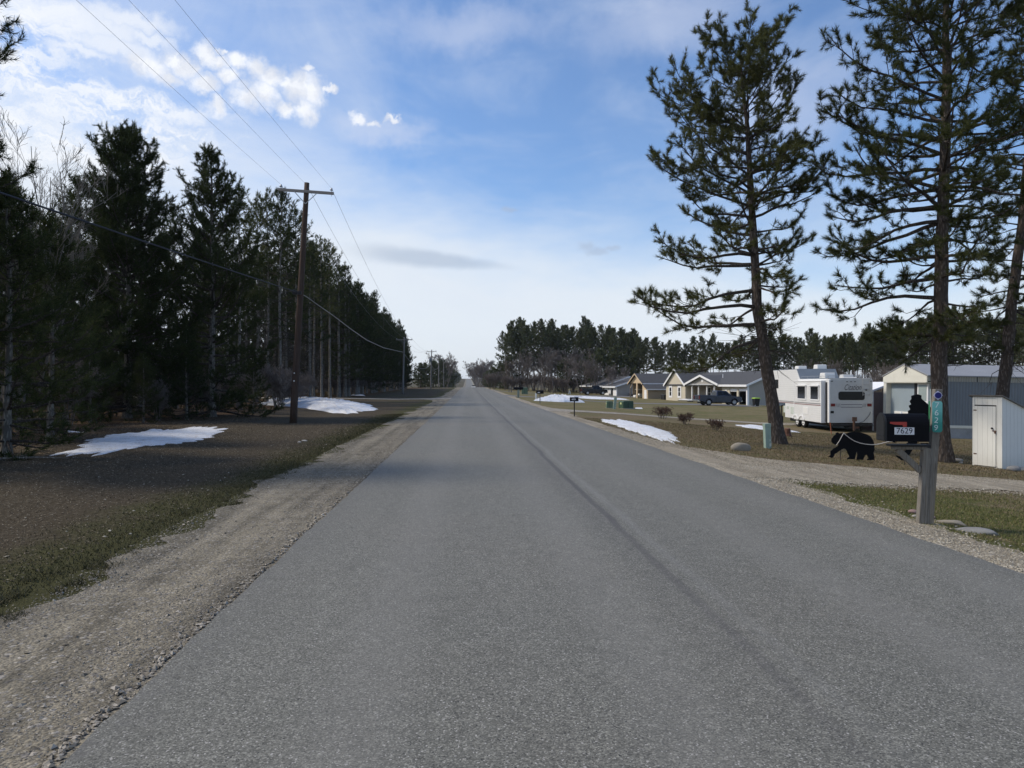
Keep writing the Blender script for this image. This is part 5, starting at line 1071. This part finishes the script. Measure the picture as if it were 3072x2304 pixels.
for z_ in (zt-.9, zt-.6, zt-.3, zt+.02): lad.tube([(1.86, -.10, z_), (2.25, -.10, z_)], .011, 6)
lad.build('ladder', mat('ladder_metal', (.45, .45, .45), .4), rv_)
MB().box((2.06, -.062, zt-.62), (.09, .03, .09)).box((.18, -.048, zb+.60), (.18, .004, .14)).build('connector', BLACK, rv_)
MB().b2(.0, .06, -.06, .0, zb, zt-.06).build('corner_trim', TRIM, rv_)
rl_ = MB()
for a_, c_ in (((.05, .2), (2.38, .2)), ((.05, .2), (.05, 4.2)), ((2.38, .2), (2.38, 4.2))): rl_.tube([(a_[0], a_[1], zt+.16), (c_[0], c_[1], zt+.16)], .014, 5)
for y_ in (.2, 1.2, 2.2, 3.2, 4.2):
    for x_ in (.05, 2.38): rl_.tube([(x_, y_, zt+.03), (x_, y_, zt+.16)], .012, 5)
rl_.build('roof_rail', STEEL, rv_)
def roofbox(x, y, z, sx, sy, h, nm, mt): MB().prism([(-sy/2, 0), (sy/2, 0), (sy/2-.08, h), (-sy/2+.18, h)], 'x', x-sx/2, x+sx/2).build(nm, mt, rv_, bevel=.02); q = bpy.data.objects[-1] if False else None
def rbox(x, y, z, sx, sy, h, nm, mt):
    o = MB().prism([(y-sy/2, z), (y+sy/2, z), (y+sy/2-.1, z+h), (y-sy/2+.06, z+h)], 'x', x-sx/2, x+sx/2).build(nm, mt, rv_, bevel=.03)
rbox(1.15, 3.0, zt+.046, .62, .85, .33, 'air_conditioner', WHITE); rbox(1.72, 1.7, zt+.046, .6, .6, .20, 'roof_vent', WHITE); rbox(1.35, .55, zt+.046, .75, .4, .05, 'roof_vent', WHITE)
rbox(.9, 6.6, zt2+.036, .55, .7, .22, 'roof_vent', WHITE); rbox(1.75, 5.6, zt2+.036, .6, .7, .28, 'roof_vent', WHITE)
def wheel(parent, x, y, z, r, wd, axis='x', rimm=None, name='wheel', spokes=5):
    w_ = bpy.data.objects.new(name, None); col.objects.link(w_); w_.parent = parent; w_.location = (x, y, z)
    if axis == 'y': w_.rotation_euler = (0, 0, R(90))
    MB().tube([(-wd/2, 0, 0), (-wd/2+.03, 0, 0), (wd/2-.03, 0, 0), (wd/2, 0, 0)], [r*.88, r, r, r*.88], 20).build('tyre', RUBBER, w_, True)
    mm = MB(); s_ = wd/2+.004
    for sg_ in (-1, 1):
        mm.tube([(sg_*s_, 0, 0), (sg_*(s_+.006), 0, 0)], [r*.60, r*.57], 18); mm.tube([(sg_*(s_+.006), 0, 0), (sg_*(s_+.025), 0, 0)], [r*.18, r*.14], 10)
    mm.build('rim', rimm or RIM, w_, False); dk = MB()
    for sg_ in (-1, 1):
        for i in range(spokes):
            a = 6.283*i/spokes+.3; dk.tube([(sg_*(s_+.0065), r*.37*math.cos(a), r*.37*math.sin(a)), (sg_*(s_+.011), r*.37*math.cos(a), r*.37*math.sin(a))], [r*.12, r*.12], 8)
    dk.build('rim_hole', RUBBER, w_); return w_
for y_ in (3.35, 4.35):
    for x_ in (-.04, 2.44): wheel(rv_, x_, y_, .36, .36, .22)
MB().prism([(2.85, zb+.02), (2.93, zb+.16), (3.10, zb+.28), (3.60, zb+.28), (3.78, zb+.16), (3.85, zb+.10), (3.93, zb+.16), (4.1, zb+.28), (4.6, zb+.28), (4.77, zb+.16), (4.85, zb+.02), (4.72, zb+.02), (4.6, zb+.14), (4.5, zb+.2), (4.2, zb+.2), (3.95, zb+.02), (3.75, zb+.02), (3.5, zb+.2), (3.2, zb+.2), (2.98, zb+.02)], 'x', -.30, -.278).build('wheel_trim', TRIM, rv_)
MB().b2(.25, 2.2, .05, 6.7, zb-.22, zb-.003).build('chassis', DARKM, rv_); MB().b2(.1, 2.34, -.28, -.20, zb-.15, zb-.06).b2(.7, .8, -.2, .1, zb-.15, zb-.06).b2(1.7, 1.8, -.2, .1, zb-.15, zb-.06).build('rear_bumper', DARKM, rv_)
MB().b2(1.22, 1.32, -.36, -.281, zb-.42, zb+.30).b2(1.14, 1.40, -.40, -.361, zb+.10, zb+.34).b2(1.3, 1.55, -.34, -.3, zb-.3, zb-.2).build('hitch_mount', MATS['rusty_metal'], rv_)
for y_ in (.5, 8.4): MB().b2(.3, .4, y_, y_+.1, 0, zb).b2(2.0, 2.1, y_, y_+.1, 0, zb).build('support_jack', DARKM, rv_)
MB().tube([(2.3, -.06, zb+.62), (2.2, -.08, zb+.4), (1.9, -.1, zb+.08), (1.5, -.14, zb-.06)], .012, 5).build('power_cord', DARKM, rv_)

# ---------------- pickups ----------------
def pickup(p, rz, label, paint, L=5.75, rimm=None, hgt=1.92, sil=None, chrome=True):
    # local: x forward (0 = rear bumper, L = front), y width centre 0, z up
    o = thing('pickup_truck', label, 'pickup truck', p, rz); hw_ = .98; wr = .40; ax1, ax2 = 1.32, L-1.05; zs = .42
    def archpts(cx_, n=8): return [(cx_+.49*math.cos(math.pi*i/n), .40+.49*math.sin(math.pi*i/n)) for i in range(n+1)]
    a1 = archpts(ax1)[::-1]; a2 = archpts(ax2)[::-1]
    bed = [(.12, .55), (.12, 1.30), (2.25, 1.28), (2.25, zs)]+a1[::-1]+[(.4, .55)]
    for s_ in (-1, 1): MB().prism(bed, 'y', s_*hw_, s_*(hw_-.10)).build('bed_side', paint, o, bevel=.02)
    MB().b2(.10, .18, -hw_+.10, hw_-.10, .6, 1.29).build('tailgate', paint, o, bevel=.02); MB().b2(.18, 2.25, -hw_+.10, hw_-.10, .62, .72).build('bed_floor', BLACK, o)
    low = [(2.26, zs), (2.26, 1.20), (2.34, 1.22), (4.15, 1.20), (4.35, 1.20), (L-.30, 1.10), (L-.10, .98), (L-.04, .62), (L-.14, .42)]+[q for q in a2[::-1]]
    MB().prism(low, 'y', -hw_, hw_).build('body', paint, o, bevel=.03)
    # cab: tapered greenhouse
    zc = hgt; bx0, bx1, tx0, tx1 = 2.30, 4.40, 2.48, 3.72; yw, yt = hw_-.04, hw_-.22
    V = [(bx0, -yw, 1.20), (bx1, -yw, 1.20), (bx1, yw, 1.20), (bx0, yw, 1.20), (tx0, -yt, zc-.05), (tx1, -yt, zc-.07), (tx1, yt, zc-.07), (tx0, yt, zc-.05)]
    cab = mesh_obj('cab', V, [(0, 1, 5, 4), (1, 2, 6, 5), (2, 3, 7, 6), (3, 0, 4, 7), (4, 5, 6, 7)], paint, o); bv = cab.modifiers.new('b', 'BEVEL'); bv.width = .05; bv.segments = 3
    def quad(nm, A, B, Cc, Dd, mt, out):
        q = [Vector(v) for v in (A, B, Cc, Dd)]; n_ = Vector(out).normalized(); V = [v+n_*.012 for v in q]+[v+n_*.002 for v in q]
        return mesh_obj(nm, V, [(0, 1, 2, 3), (7, 6, 5, 4), (0, 4, 5, 1), (1, 5, 6, 2), (2, 6, 7, 3), (3, 7, 4, 0)], mt, o)
    for s_ in (-1, 1):
        def sp(u, w_):                               # point on the side glass plane
            x = (bx0+(tx0-bx0)*w_)*(1-u)+(bx1+(tx1-bx1)*w_)*u; return (x, s_*(yw+(yt-yw)*w_), 1.20+(zc-1.26)*w_)
        quad('side_window', sp(.10, .10), sp(.45, .10), sp(.45, .84), sp(.10, .84), GLASS, (0, s_, .25)); quad('side_window', sp(.50, .10), sp(.88, .10), sp(.84, .84), sp(.50, .84), GLASS, (0, s_, .25))
        MB().box((4.15, s_*(hw_+.10), 1.28), (.12, .20, .18)).build('wing_mirror', paint if chrome else BLACK, o, bevel=.02)
        MB().b2(2.95, 3.10, s_*hw_, s_*(hw_+.012), .98, 1.02).b2(3.85, 4.0, s_*hw_, s_*(hw_+.012), .98, 1.02).build('door_handle', paint, o)
        for xd in (2.42, 3.22, 4.22): MB().b2(xd, xd+.012, s_*(hw_-.001), s_*(hw_+.003), .5, 1.19).build('door_seam', BLACK, o)
        MB().b2(2.4, 4.3, s_*(hw_-.12), s_*(hw_+.03), .34, .40).build('running_board', BLACK, o)
        MB().box((.10, s_*(hw_-.08), 1.02), (.10, .16, .42)).build('tail_light', RED, o, bevel=.02)
        MB().box((L-.13, s_*(hw_-.20), .86), (.16, .34, .16)).build('headlight', mat('lamp_glass', (.5, .52, .54), .15), o, bevel=.02)
        for xa in (ax1, ax2): MB().tube([(xa+.50*math.cos(math.pi*i/10), s_*(hw_+.012), .40+.50*math.sin(math.pi*i/10)) for i in range(11)], .035, 5).build('arch_trim', paint, o)
    quad('windscreen', (bx1-.04, -yw+.10, 1.24), (bx1-.04, yw-.10, 1.24), (tx1+.03, yt-.06, zc-.14), (tx1+.03, -yt+.06, zc-.14), GLASS, (.7, 0, .7)); quad('rear_window', (bx0+.03, -yw+.15, 1.30), (bx0+.03, yw-.15, 1.30), (tx0-.03, yt-.12, zc-.18), (tx0-.03, -yt+.12, zc-.18), GLASS, (-1, 0, .2))
    CH_ = mat('chrome', (.6, .6, .6), .2, .05, 5, metal=1)
    MB().b2(-.06, .10, -hw_+.04, hw_-.04, .48, .68).build('rear_bumper', CH_, o, bevel=.03); MB().b2(L-.12, L+.05, -hw_+.06, hw_-.06, .42, .62).build('front_bumper', CH_, o, bevel=.03)
    MB().b2(L-.10, L-.02, -.62, .62, .66, .98).build('grille', BLACK, o); MB().b2(.4, L-.4, -.6, .6, .28, .45).build('underbody', BLACK, o)
    for xa in (ax1, ax2):
        for s_ in (-1, 1): wheel(o, xa, s_*(hw_-.13), wr, wr, .26, 'y', rimm or ALLOY)
    return o
NAVY = mat('navy_metallic_paint', (.030, .036, .060), .25, .08, 2, spec=.7, metal=.3); BKP = mat('black_truck_paint', (.008, .009, .014), .25, .1, 2, spec=.6)
hx = Vector((-4.1, 24.2)).normalized(); perp = Vector((hx.y, -hx.x)); ra = math.atan2(perp.y, perp.x)
tp_ = gpt(2088, 90.5); pickup(tp_, ra-R(6), 'dark blue four-door pickup truck parked before the open garage', NAVY)
tp2 = gpt(1742, 149); pickup(tp2, -YAW+R(4), 'black pickup truck parked by the grey garage at the far driveway', BKP, 5.6, RIM, 1.98)

# ---------------- houses ----------------
TANS = planks('beige_vertical_siding', (.52, .475, .375), (.60, .55, .44), 1, 2, .12, .7, .12, 0); GREYS = planks('grey_and_shaded_lap_siding', (.34, .325, .30), (.38, .365, .335), 1, 2, .13, .7, .12, 0)  # GREYS: grey walls, also the beige house side with shade in its colour
BUFF = planks('buff_vertical_siding', (.32, .255, .18), (.38, .31, .22), 1, 1, .22, .75, .25, 0); BUFF2 = planks('warm_tan_siding', (.54, .42, .28), (.60, .48, .33), 1, 2, .3, .75, .05, 0)
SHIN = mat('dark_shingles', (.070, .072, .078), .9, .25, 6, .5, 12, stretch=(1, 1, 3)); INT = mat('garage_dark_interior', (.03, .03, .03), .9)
def gable_roof(nm, x0, x1, y0, y1, ze_, zr_, axis, mt, parent, th=.16, over=.35):
    # ridge along axis; y0,y1 are eave lines (x0,x1 gable ends)
    ym_ = (y0+y1)/2; sl = (zr_-ze_)/((y1-y0)/2); y0o, y1o, zo = y0-over, y1+over, ze_-sl*over
    pr = [(y0o, zo), (ym_, zr_), (y1o, zo), (y1o, zo-th*.6), (ym_, zr_-th), (y0o, zo-th*.6)]
    V = []
    for e in (x0-over, x1+over):
        for a, z in pr: V.append((e, a, z) if axis == 'x' else (a, e, z))
    Fc = [(0, 1, 7, 6), (1, 2, 8, 7), (2, 3, 9, 8), (3, 4, 10, 9), (4, 5, 11, 10), (5, 0, 6, 11), (0, 5, 4, 1), (1, 4, 3, 2), (6, 7, 10, 11), (7, 8, 9, 10)]
    return mesh_obj(nm, V, Fc, mt, parent)
def rake(parent, pts, w_=.22, th=.05):
    mm = MB()
    for a, c_ in zip(pts[:-1], pts[1:]): mm.bar(a, c_, th, w_)
    return mm.build('trim', TRIM, parent)
# --- beige ranch house. local x along the front towards the far end, y depth away from the road
hp = W(31.5, 95); gzh = -1.28; dfar = Vector(W(26.0, 119)); hdir = (dfar-Vector(hp)).normalized(); ha = math.atan2(hdir.y, hdir.x)
hs = thing('ranch_house', 'beige ranch house with porch, dark shingle roof and open double garage', 'house', (hp[0], hp[1], gzh), ha)
# with x along hdir (~+Y world), local +y points to -X world, so depth is negative y
EV_, RG_ = 2.93, 4.75; DP = 9.0
MB().b2(0, 6.6, -.2, -.002, 2.25, EV_).b2(4.55, 6.6, -.2, -.002, -.4, 2.25).b2(0, .22, -.2, -.002, -.4, 2.25).b2(2.25, 2.70, -.2, -.002, -.4, 2.25).build('garage_front_wall', TANS, hs)
MB().b2(0, .18, -DP, -.201, -.4, EV_).build('side_wall', GREYS, hs); MB().prism([(-DP-.0, EV_), (-.002, EV_), (-DP/2, RG_-.12)], 'x', 0.0, .18).build('side_gable_wall', GREYS, hs)  # side wall greyed to paint in the shade of the face turned from the sun
MB().b2(.18, 24.6, -DP, -DP+.2, -.4, EV_).b2(24.4, 24.6, -DP+.2, -.21, -.4, EV_).build('rear_wall', GREYS, hs); MB().b2(.2, 6.5, -6.9, -6.8, -.4, EV_).build('garage_inner_wall', INT, hs); MB().b2(.2, 6.6, -6.79, -.21, -.3, -.02).b2(.2, 6.6, -6.79, -.21, 2.7, 2.75).build('garage_floor', INT, hs)
MB().b2(6.6, 17.6, -1.7, -1.5, -.4, EV_).b2(6.45, 6.6, -1.7, -.201, -.4, EV_).build('porch_wall', mat('porch_taupe_siding', (.30, .27, .23), .7, .08, 3), hs)
MB().b2(17.6, 24.6, .0, .2, -.4, EV_).b2(17.6, 17.8, -1.7, -.001, -.4, EV_).build('bay_wall', TANS, hs); MB().prism([(17.6, EV_), (24.6, EV_), (21.1, 5.15)], 'y', .0, .19).build('bay_gable_wall', TANS, hs)
gable_roof('roof', -.05, 24.65, -DP, 0, EV_, RG_, 'x', SHIN, hs, over=.4)
gable_roof('bay_roof', -5.0, .1, 17.6, 24.6, EV_, 5.32, 'y', SHIN, hs, over=.4); gable_roof('porch_roof', -4.2, .25, 7.2, 17.3, EV_-.02, 4.22, 'y', SHIN, hs, over=.25)
MB().prism([(7.3, EV_-.02), (17.2, EV_-.02), (12.25, 4.05)], 'y', .0, .12).build('porch_gable_wall', GREYS, hs)
def rk(y, x0, x1, ze_, zr_, ov): sl = (zr_-ze_)/((x1-x0)/2); return [(x0-ov, y, ze_-sl*ov-.08), ((x0+x1)/2, y, zr_-.08), (x1+ov, y, ze_-sl*ov-.08)]
rake(hs, rk(.535, 17.6, 24.6, EV_, 5.32, .4), .30); rake(hs, rk(.54, 7.2, 17.3, EV_-.02, 4.22, .25), .30)
sl_h = (RG_-EV_)/(DP/2); rake(hs, [(-.48, .42, EV_-sl_h*.4-.08), (-.48, -DP/2, RG_-.08), (-.48, -DP-.42, EV_-sl_h*.4-.08)], .26)
MB().b2(-.5, 7.1, .41, .46, EV_-.40, EV_-.12).b2(7.0, 17.5, .25, .30, EV_-.30, EV_-.03).build('eave_trim', TRIM, hs)
MB().b2(-.012, -.003, -.25, .02, -.3, EV_-.1).b2(0, .26, .001, .03, -.3, 2.4).build('corner_trim', TRIM, hs); MB().b2(17.6, 24.6, .202, .26, -.4, .0).b2(-.02, -.003, -DP, -.26, -.4, .08).build('foundation', mat('pale_foundation', (.6, .6, .57), .8), hs)
for x_ in (8.7, 10.9, 13.5, 15.6): MB().b2(x_-.09, x_+.09, -.05, .13, -.3, EV_-.3).build('porch_post', TRIM, hs)
MB().b2(7.2, 17.5, -1.49, .2, -.4, -.08).build('porch_floor', mat('porch_concrete', (.42, .42, .40), .8), hs)
def window(parent, x0, x1, y, z0, z1, sash=True, fw=.13):
    f_ = MB().b2(x0-fw, x1+fw, y+.002, y+.06, z0-fw, z1+fw).build('window', TRIM, parent); zm = (z0+z1)/2
    for a, c_ in (((z0, zm-.03), (zm+.03, z1)) if sash else ((z0, z1),)): MB().b2(x0, x1, y+.061, y+.068, a, c_).build('pane', GLASS, f_)
window(hs, 19.3, 19.95, .2, .95, 2.3, True, .30); window(hs, 22.5, 23.15, .2, .95, 2.3, True, .30); window(hs, 12.6, 14.0, -1.5, .8, 2.3); 
dor = MB().b2(6.95, 8.0, -1.498, -1.44, -.08, 2.2).build('door', TRIM, hs); MB().b2(7.1, 7.85, -1.439, -1.43, .1, 2.05).build('pane', GLASS, dor)
for x0_, x1_ in ((.22, 2.25), (2.70, 4.55)): MB().b2(x0_, x1_, -.16, -.10, 1.92 if x0_ < 1 else 1.85, 2.25).build('garage_door', TRIM, hs)
MB().tube([(10.3, -2.2, 3.4), (10.3, -2.2, 4.35)], .05, 6).build('vent_pipe', TRIM, hs); MB().tube([(12.25, .121, 3.35), (12.25, .15, 3.35)], .22, 12).build('round_vent', TRIM, hs)
MB().box((5.5, .02, 1.9), (.5, .05, .35)).build('house_number_board', WHITE, hs)
gc = thing('parked_car', 'white car just inside the open right garage bay', 'car', hs.matrix_world @ Vector((0, 0, 0)), 0); bpy.context.view_layer.update()
gc.location = Vector((hp[0], hp[1], gzh))+Matrix.Rotation(ha, 3, 'Z') @ Vector((1.35, -1.2, 0)); gc.rotation_euler = (0, 0, ha+R(90))
CW = mat('silver_white_paint', (.42, .43, .44), .3)
MB().prism([(0, .35), (0, 1.0), (-.9, 1.12), (-1.6, 1.55), (-3.0, 1.6), (-4.2, 1.1), (-4.3, .35)], 'y', -.85, .85).build('body', CW, gc, bevel=.06); gc.rotation_euler = (0, 0, ha-R(90)); 
gc.children[0].rotation_euler = (0, 0, R(180)); MB().b2(-.012, -.002, -.62, .62, .55, .8).build('grille', BLACK, gc)
for s_ in (-1, 1):
    MB().box((-.005, s_*.62, .82), (.03, .3, .14)).build('headlight', MATS['lamp_glass'], gc)
for xa in (.85, 3.4):
    for s_ in (-1, 1): wheel(gc, xa, s_*.76, .33, .33, .2, 'y')
# bin
bn = thing('wheelie_bin', 'black wheeled bin with lime green lid by the shaded house side', 'bin', hit(2268, 1219), ha)
MB().add([(x*(.27 if z == 0 else .36), y*(.26 if z == 0 else .36), z*.98) for z in (0, 1) for x, y in ((-1, -1), (1, -1), (1, 1), (-1, 1))], [(3, 2, 1, 0), (4, 5, 6, 7), (0, 1, 5, 4), (1, 2, 6, 5), (2, 3, 7, 6), (3, 0, 4, 7)]).build('bin_body', BLACK, bn, bevel=.03)
MB().b2(-.41, .41, -.42, .40, .982, 1.06).b2(-.35, .35, -.36, .34, 1.06, 1.11).build('lid', mat('lime_plastic', (.40, .62, .10), .5), bn, bevel=.02)
for s_ in (-1, 1): wheel(bn, s_*.25, .30, .12, .12, .06, 'x')
pb_ = thing('planting_bed', 'low boxwood bed with white edging at the porch front', 'planting bed', Vector((hp[0], hp[1], gzh))+Matrix.Rotation(ha, 3, 'Z') @ Vector((15.8, 1.1, 0)), ha)
MB().b2(-1.6, 1.6, -.5, .5, 0, .35).build('edging', mat('stone_edging', (.16, .15, .11), .9, .3, 6, .5, 10), pb_); o = MB().prism([(-1.7, .35), (1.7, .35), (1.2, .56), (-1.3, .6)], 'y', -.45, .45).build('snow_cap', SNOW, pb_, bevel=.08)
# --- tan barn
bp = W((1942.7-1536)/F*126, 126); bz = CH-49.3/F*126
bn2 = thing('barn', 'tan gabled barn with open bay, lean-to and dark shingle roof', 'barn', (bp[0], bp[1], bz), ha)
Be, Br = 3.05, 4.75
MB().b2(0, 1.75, -.15, 0, -.3, 2.0).prism([(0, 2.0), (1.75, 2.0), (1.75, 3.0)], 'y', -.15, 0).b2(1.751, 2.25, -.15, 0, -.3, Be).build('front_wall', BUFF2, bn2); MB().b2(4.6, 5.1, -.15, 0, -.3, Be).build('bay_pier', BUFF2, bn2)
MB().prism([(1.75, Be-.1), (8.0, Be-.1), (8.0, Be), (4.9, Br-.12), (1.75, Be)], 'y', -.14, .01).build('gable_wall', BUFF2, bn2)
MB().b2(0, .12, -13, -.151, -.3, 1.95).build('side_wall', BUFF, bn2); MB().b2(2.2, 8.0, -13, -12.8, -.3, Be).b2(7.9, 8.0, -12.8, -.5, .9, Be).b2(1.8, 1.9, -12.8, -.151, 1.9, Be).build('rear_wall', BUFF, bn2)
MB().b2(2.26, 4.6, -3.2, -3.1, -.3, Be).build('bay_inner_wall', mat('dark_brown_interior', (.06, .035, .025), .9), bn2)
gable_roof('roof', -13, .1, 1.75, 8.0, Be, Br, 'y', SHIN, bn2, over=.35)
mesh_obj('lean_to_roof', [(-.35, .35, 1.90), (1.74, .35, 2.98), (1.74, -13.3, 2.98), (-.35, -13.3, 1.90), (-.35, .35, 1.78), (1.74, .35, 2.86), (1.74, -13.3, 2.86), (-.35, -13.3, 1.78)], [(3, 2, 1, 0), (4, 5, 6, 7), (0, 1, 5, 4), (1, 2, 6, 5), (2, 3, 7, 6), (3, 0, 4, 7)], SHIN, bn2)
rake(bn2, [(1.4, .47, Be-.28), (4.87, .47, Br-.1), (8.35, .47, Be-.28)], .2).data.materials[0] = BUFF2
MB().b2(-.42, -.352, -13.2, .3, 1.74, 1.92).b2(1.34, 1.39, -13.2, .3, Be-.32, Be-.10).build('eave_trim', TRIM, bn2); MB().b2(.35, 1.35, .003, .05, -.2, 1.75).build('door', TRIM, bn2)
MB().b2(7.85, 8.0, -.1, .05, -.3, Be).build('bay_post', POLEG, bn2)
MB().bar((7.9, 0, Be-1.0), (7.0, 0, Be-.15), .08, .1).build('brace', BUFF2, bn2)
gcart = thing('golf_cart', 'white golf cart parked beside the barn post', 'golf cart', Vector((bp[0], bp[1], bz))+Matrix.Rotation(ha, 3, 'Z') @ Vector((6.3, -1.2, 0)), ha+R(90))
MB().b2(-1.1, 1.1, -.55, .55, .3, .75).build('body', WHITE, gcart, bevel=.06); MB().b2(-.9, .7, -.6, .6, 1.75, 1.82).build('canopy', WHITE, gcart, bevel=.02); MB().b2(-.5, .3, -.5, .5, .76, 1.0).build('seat', WHITE, gcart)
for x_ in (-.85, .65):
    for s_ in (-1, 1): MB().b2(x_-.02, x_+.02, s_*.54-.02, s_*.54+.02, .75, 1.75).build('canopy_post', DARKM, gcart)
for x_ in (-.7, .7):
    for s_ in (-1, 1): wheel(gcart, x_, s_*.5, .22, .22, .16, 'y')
# hot tub-like dark cover box by barn
tb_ = thing('air_conditioner_unit', 'dark covered unit standing between the barn and the beige house', 'unit', gpt(1999, 121), ha); MB().b2(-.7, .7, -.7, .7, 0, .75).build('casing', BLACK, tb_, bevel=.05); MB().b2(-.76, .76, -.76, .76, .752, .84).build('cover', mat('charcoal_cover', (.05, .055, .06), .7), tb_, bevel=.02)
# --- grey house with garage
gp_ = W((1849.4-1536)/F*146, 146); gzz = CH-40/F*146
gh = thing('grey_house', 'low grey house with white-edged gable roof behind the black pickup', 'house', (gp_[0], gp_[1], gzz), ha)
Ge, Gr = 2.25, 3.95
MB().b2(0, .15, -11, -.151, -.3, Ge).prism([(-11, Ge), (-.151, Ge), (-5.5, Gr-.1)], 'x', 0, .15).build('side_wall', GREYS, gh)
MB().b2(0, 2.0, -.15, 0, -.3, Ge).b2(3.3, 7, -.15, 0, -.3, Ge).b2(2.0, 3.3, -.15, 0, 2.0, Ge).build('garage_front_wall', TRIM, gh); MB().b2(2.0, 3.3, -2.6, -2.5, -.3, Ge).build('garage_inner_wall', INT, gh)
MB().b2(7, 24, -1.2, -1.0, -.3, Ge).b2(24, 24.2, -11, -1.0, -.3, Ge).b2(.15, 24, -11, -10.8, -.3, Ge).build('front_wall', mat('fieldstone', (.20, .19, .17), .9, .35, 5, .6, 8), gh)
gable_roof('roof', 0, 7.2, -11, 0, Ge, Gr, 'x', SHIN, gh, over=.4); gable_roof('main_roof', 7.6, 24.2, -11.5, -.6, Ge+.12, Gr+.35, 'x', SHIN, gh, over=.45)
slg = (Gr-Ge)/5.5; rake(gh, [(-.46, .42, Ge-slg*.4-.08), (-.46, -5.5, Gr-.08)], .28); slm = (Gr+.23-Ge)/5.45; rake(gh, [(7.1, -.1, Ge+.02-slm*.4), (7.1, -6.0, Gr+.27)], .28)
MB().b2(-.45, 7.2, .42, .48, Ge-.42, Ge-.12).b2(7.2, 24.6, -.12, -.06, Ge-.30, Ge-.02).build('eave_trim', TRIM, gh); window(gh, 11, 12.5, -1.0, .8, 1.9)
HEDGE = bare_tree(91, .95, 1.2, (TWIG, TWIG), name='hedge', r0=.02, stems=6, lv=3, nch=5, thin=.015)
o = HEDGE; o.location = Vector((gp_[0], gp_[1], gzz))+Matrix.Rotation(ha, 3, 'Z') @ Vector((-1.0, -4, 0)); o.scale = (1.3, 4.5, 1); o.rotation_euler = (0, 0, ha); o['label'] = 'dark clipped hedge along the grey house side wall'; o['category'] = 'hedge'
lm = thing('yard_ornament', 'small white lawn ornament in front of the dark grove', 'yard ornament', gpt(1708, 152), 0); MB().add([(-.3, 0, 0), (-.12, 0, 0), (.0, 0, .55), (-.05, 0, .75), (.15, 0, .8), (.3, 0, 0), (.15, 0, 0), (.05, 0, .4)]+[(-.3, .1, 0), (-.12, .1, 0), (.0, .1, .55), (-.05, .1, .75), (.15, .1, .8), (.3, .1, 0), (.15, .1, 0), (.05, .1, .4)], [(0, 1, 2, 3), (3, 2, 7, 4), (4, 7, 6, 5), (8, 11, 10, 9), (11, 12, 15, 10), (12, 13, 14, 15)]).build('figure', WHITE, lm)
# --- white car on the far road
fc = thing('oncoming_car', 'small white car on the far road near the crest', 'car', gpt(1421, 332), R(90))
MB().prism([(-2.2, .35), (-2.2, .85), (-1.3, .95), (1.9, 1.0), (2.2, .8), (2.2, .35)], 'y', -.88, .88).build('body', WHITE, fc, bevel=.06)
MB().prism([(-1.3, .951), (-.7, 1.5), (1.0, 1.52), (1.8, 1.001)], 'y', -.76, .76).build('cabin', GLASS, fc, bevel=.05); MB().b2(-.65, .95, -.70, .70, 1.525, 1.56).build('roof', WHITE, fc, bevel=.02)
for x_ in (-1.4, 1.4):
    for s_ in (-1, 1): wheel(fc, x_, s_*.8, .32, .32, .2, 'y')
for o in bpy.data.objects:
    if 'used' in o.keys(): del o['used']

# ---------------- thin air between here and the far hill ----------------
hm = bpy.data.materials.new('thin_haze'); hm.use_nodes = True; hm.node_tree.nodes.clear(); hn = hm.node_tree
ho = hn.nodes.new('ShaderNodeOutputMaterial'); pv = hn.nodes.new('ShaderNodeVolumePrincipled'); pv.inputs['Color'].default_value = (.80, .88, 1, 1); pv.inputs['Density'].default_value = .00010; pv.inputs['Anisotropy'].default_value = .3
hn.links.new(pv.outputs[0], ho.inputs['Volume'])
hz_ = MB().b2(-4050, 4050, -450, 4050, -12, 40).build('haze', hm); hz_['kind'] = 'stuff'
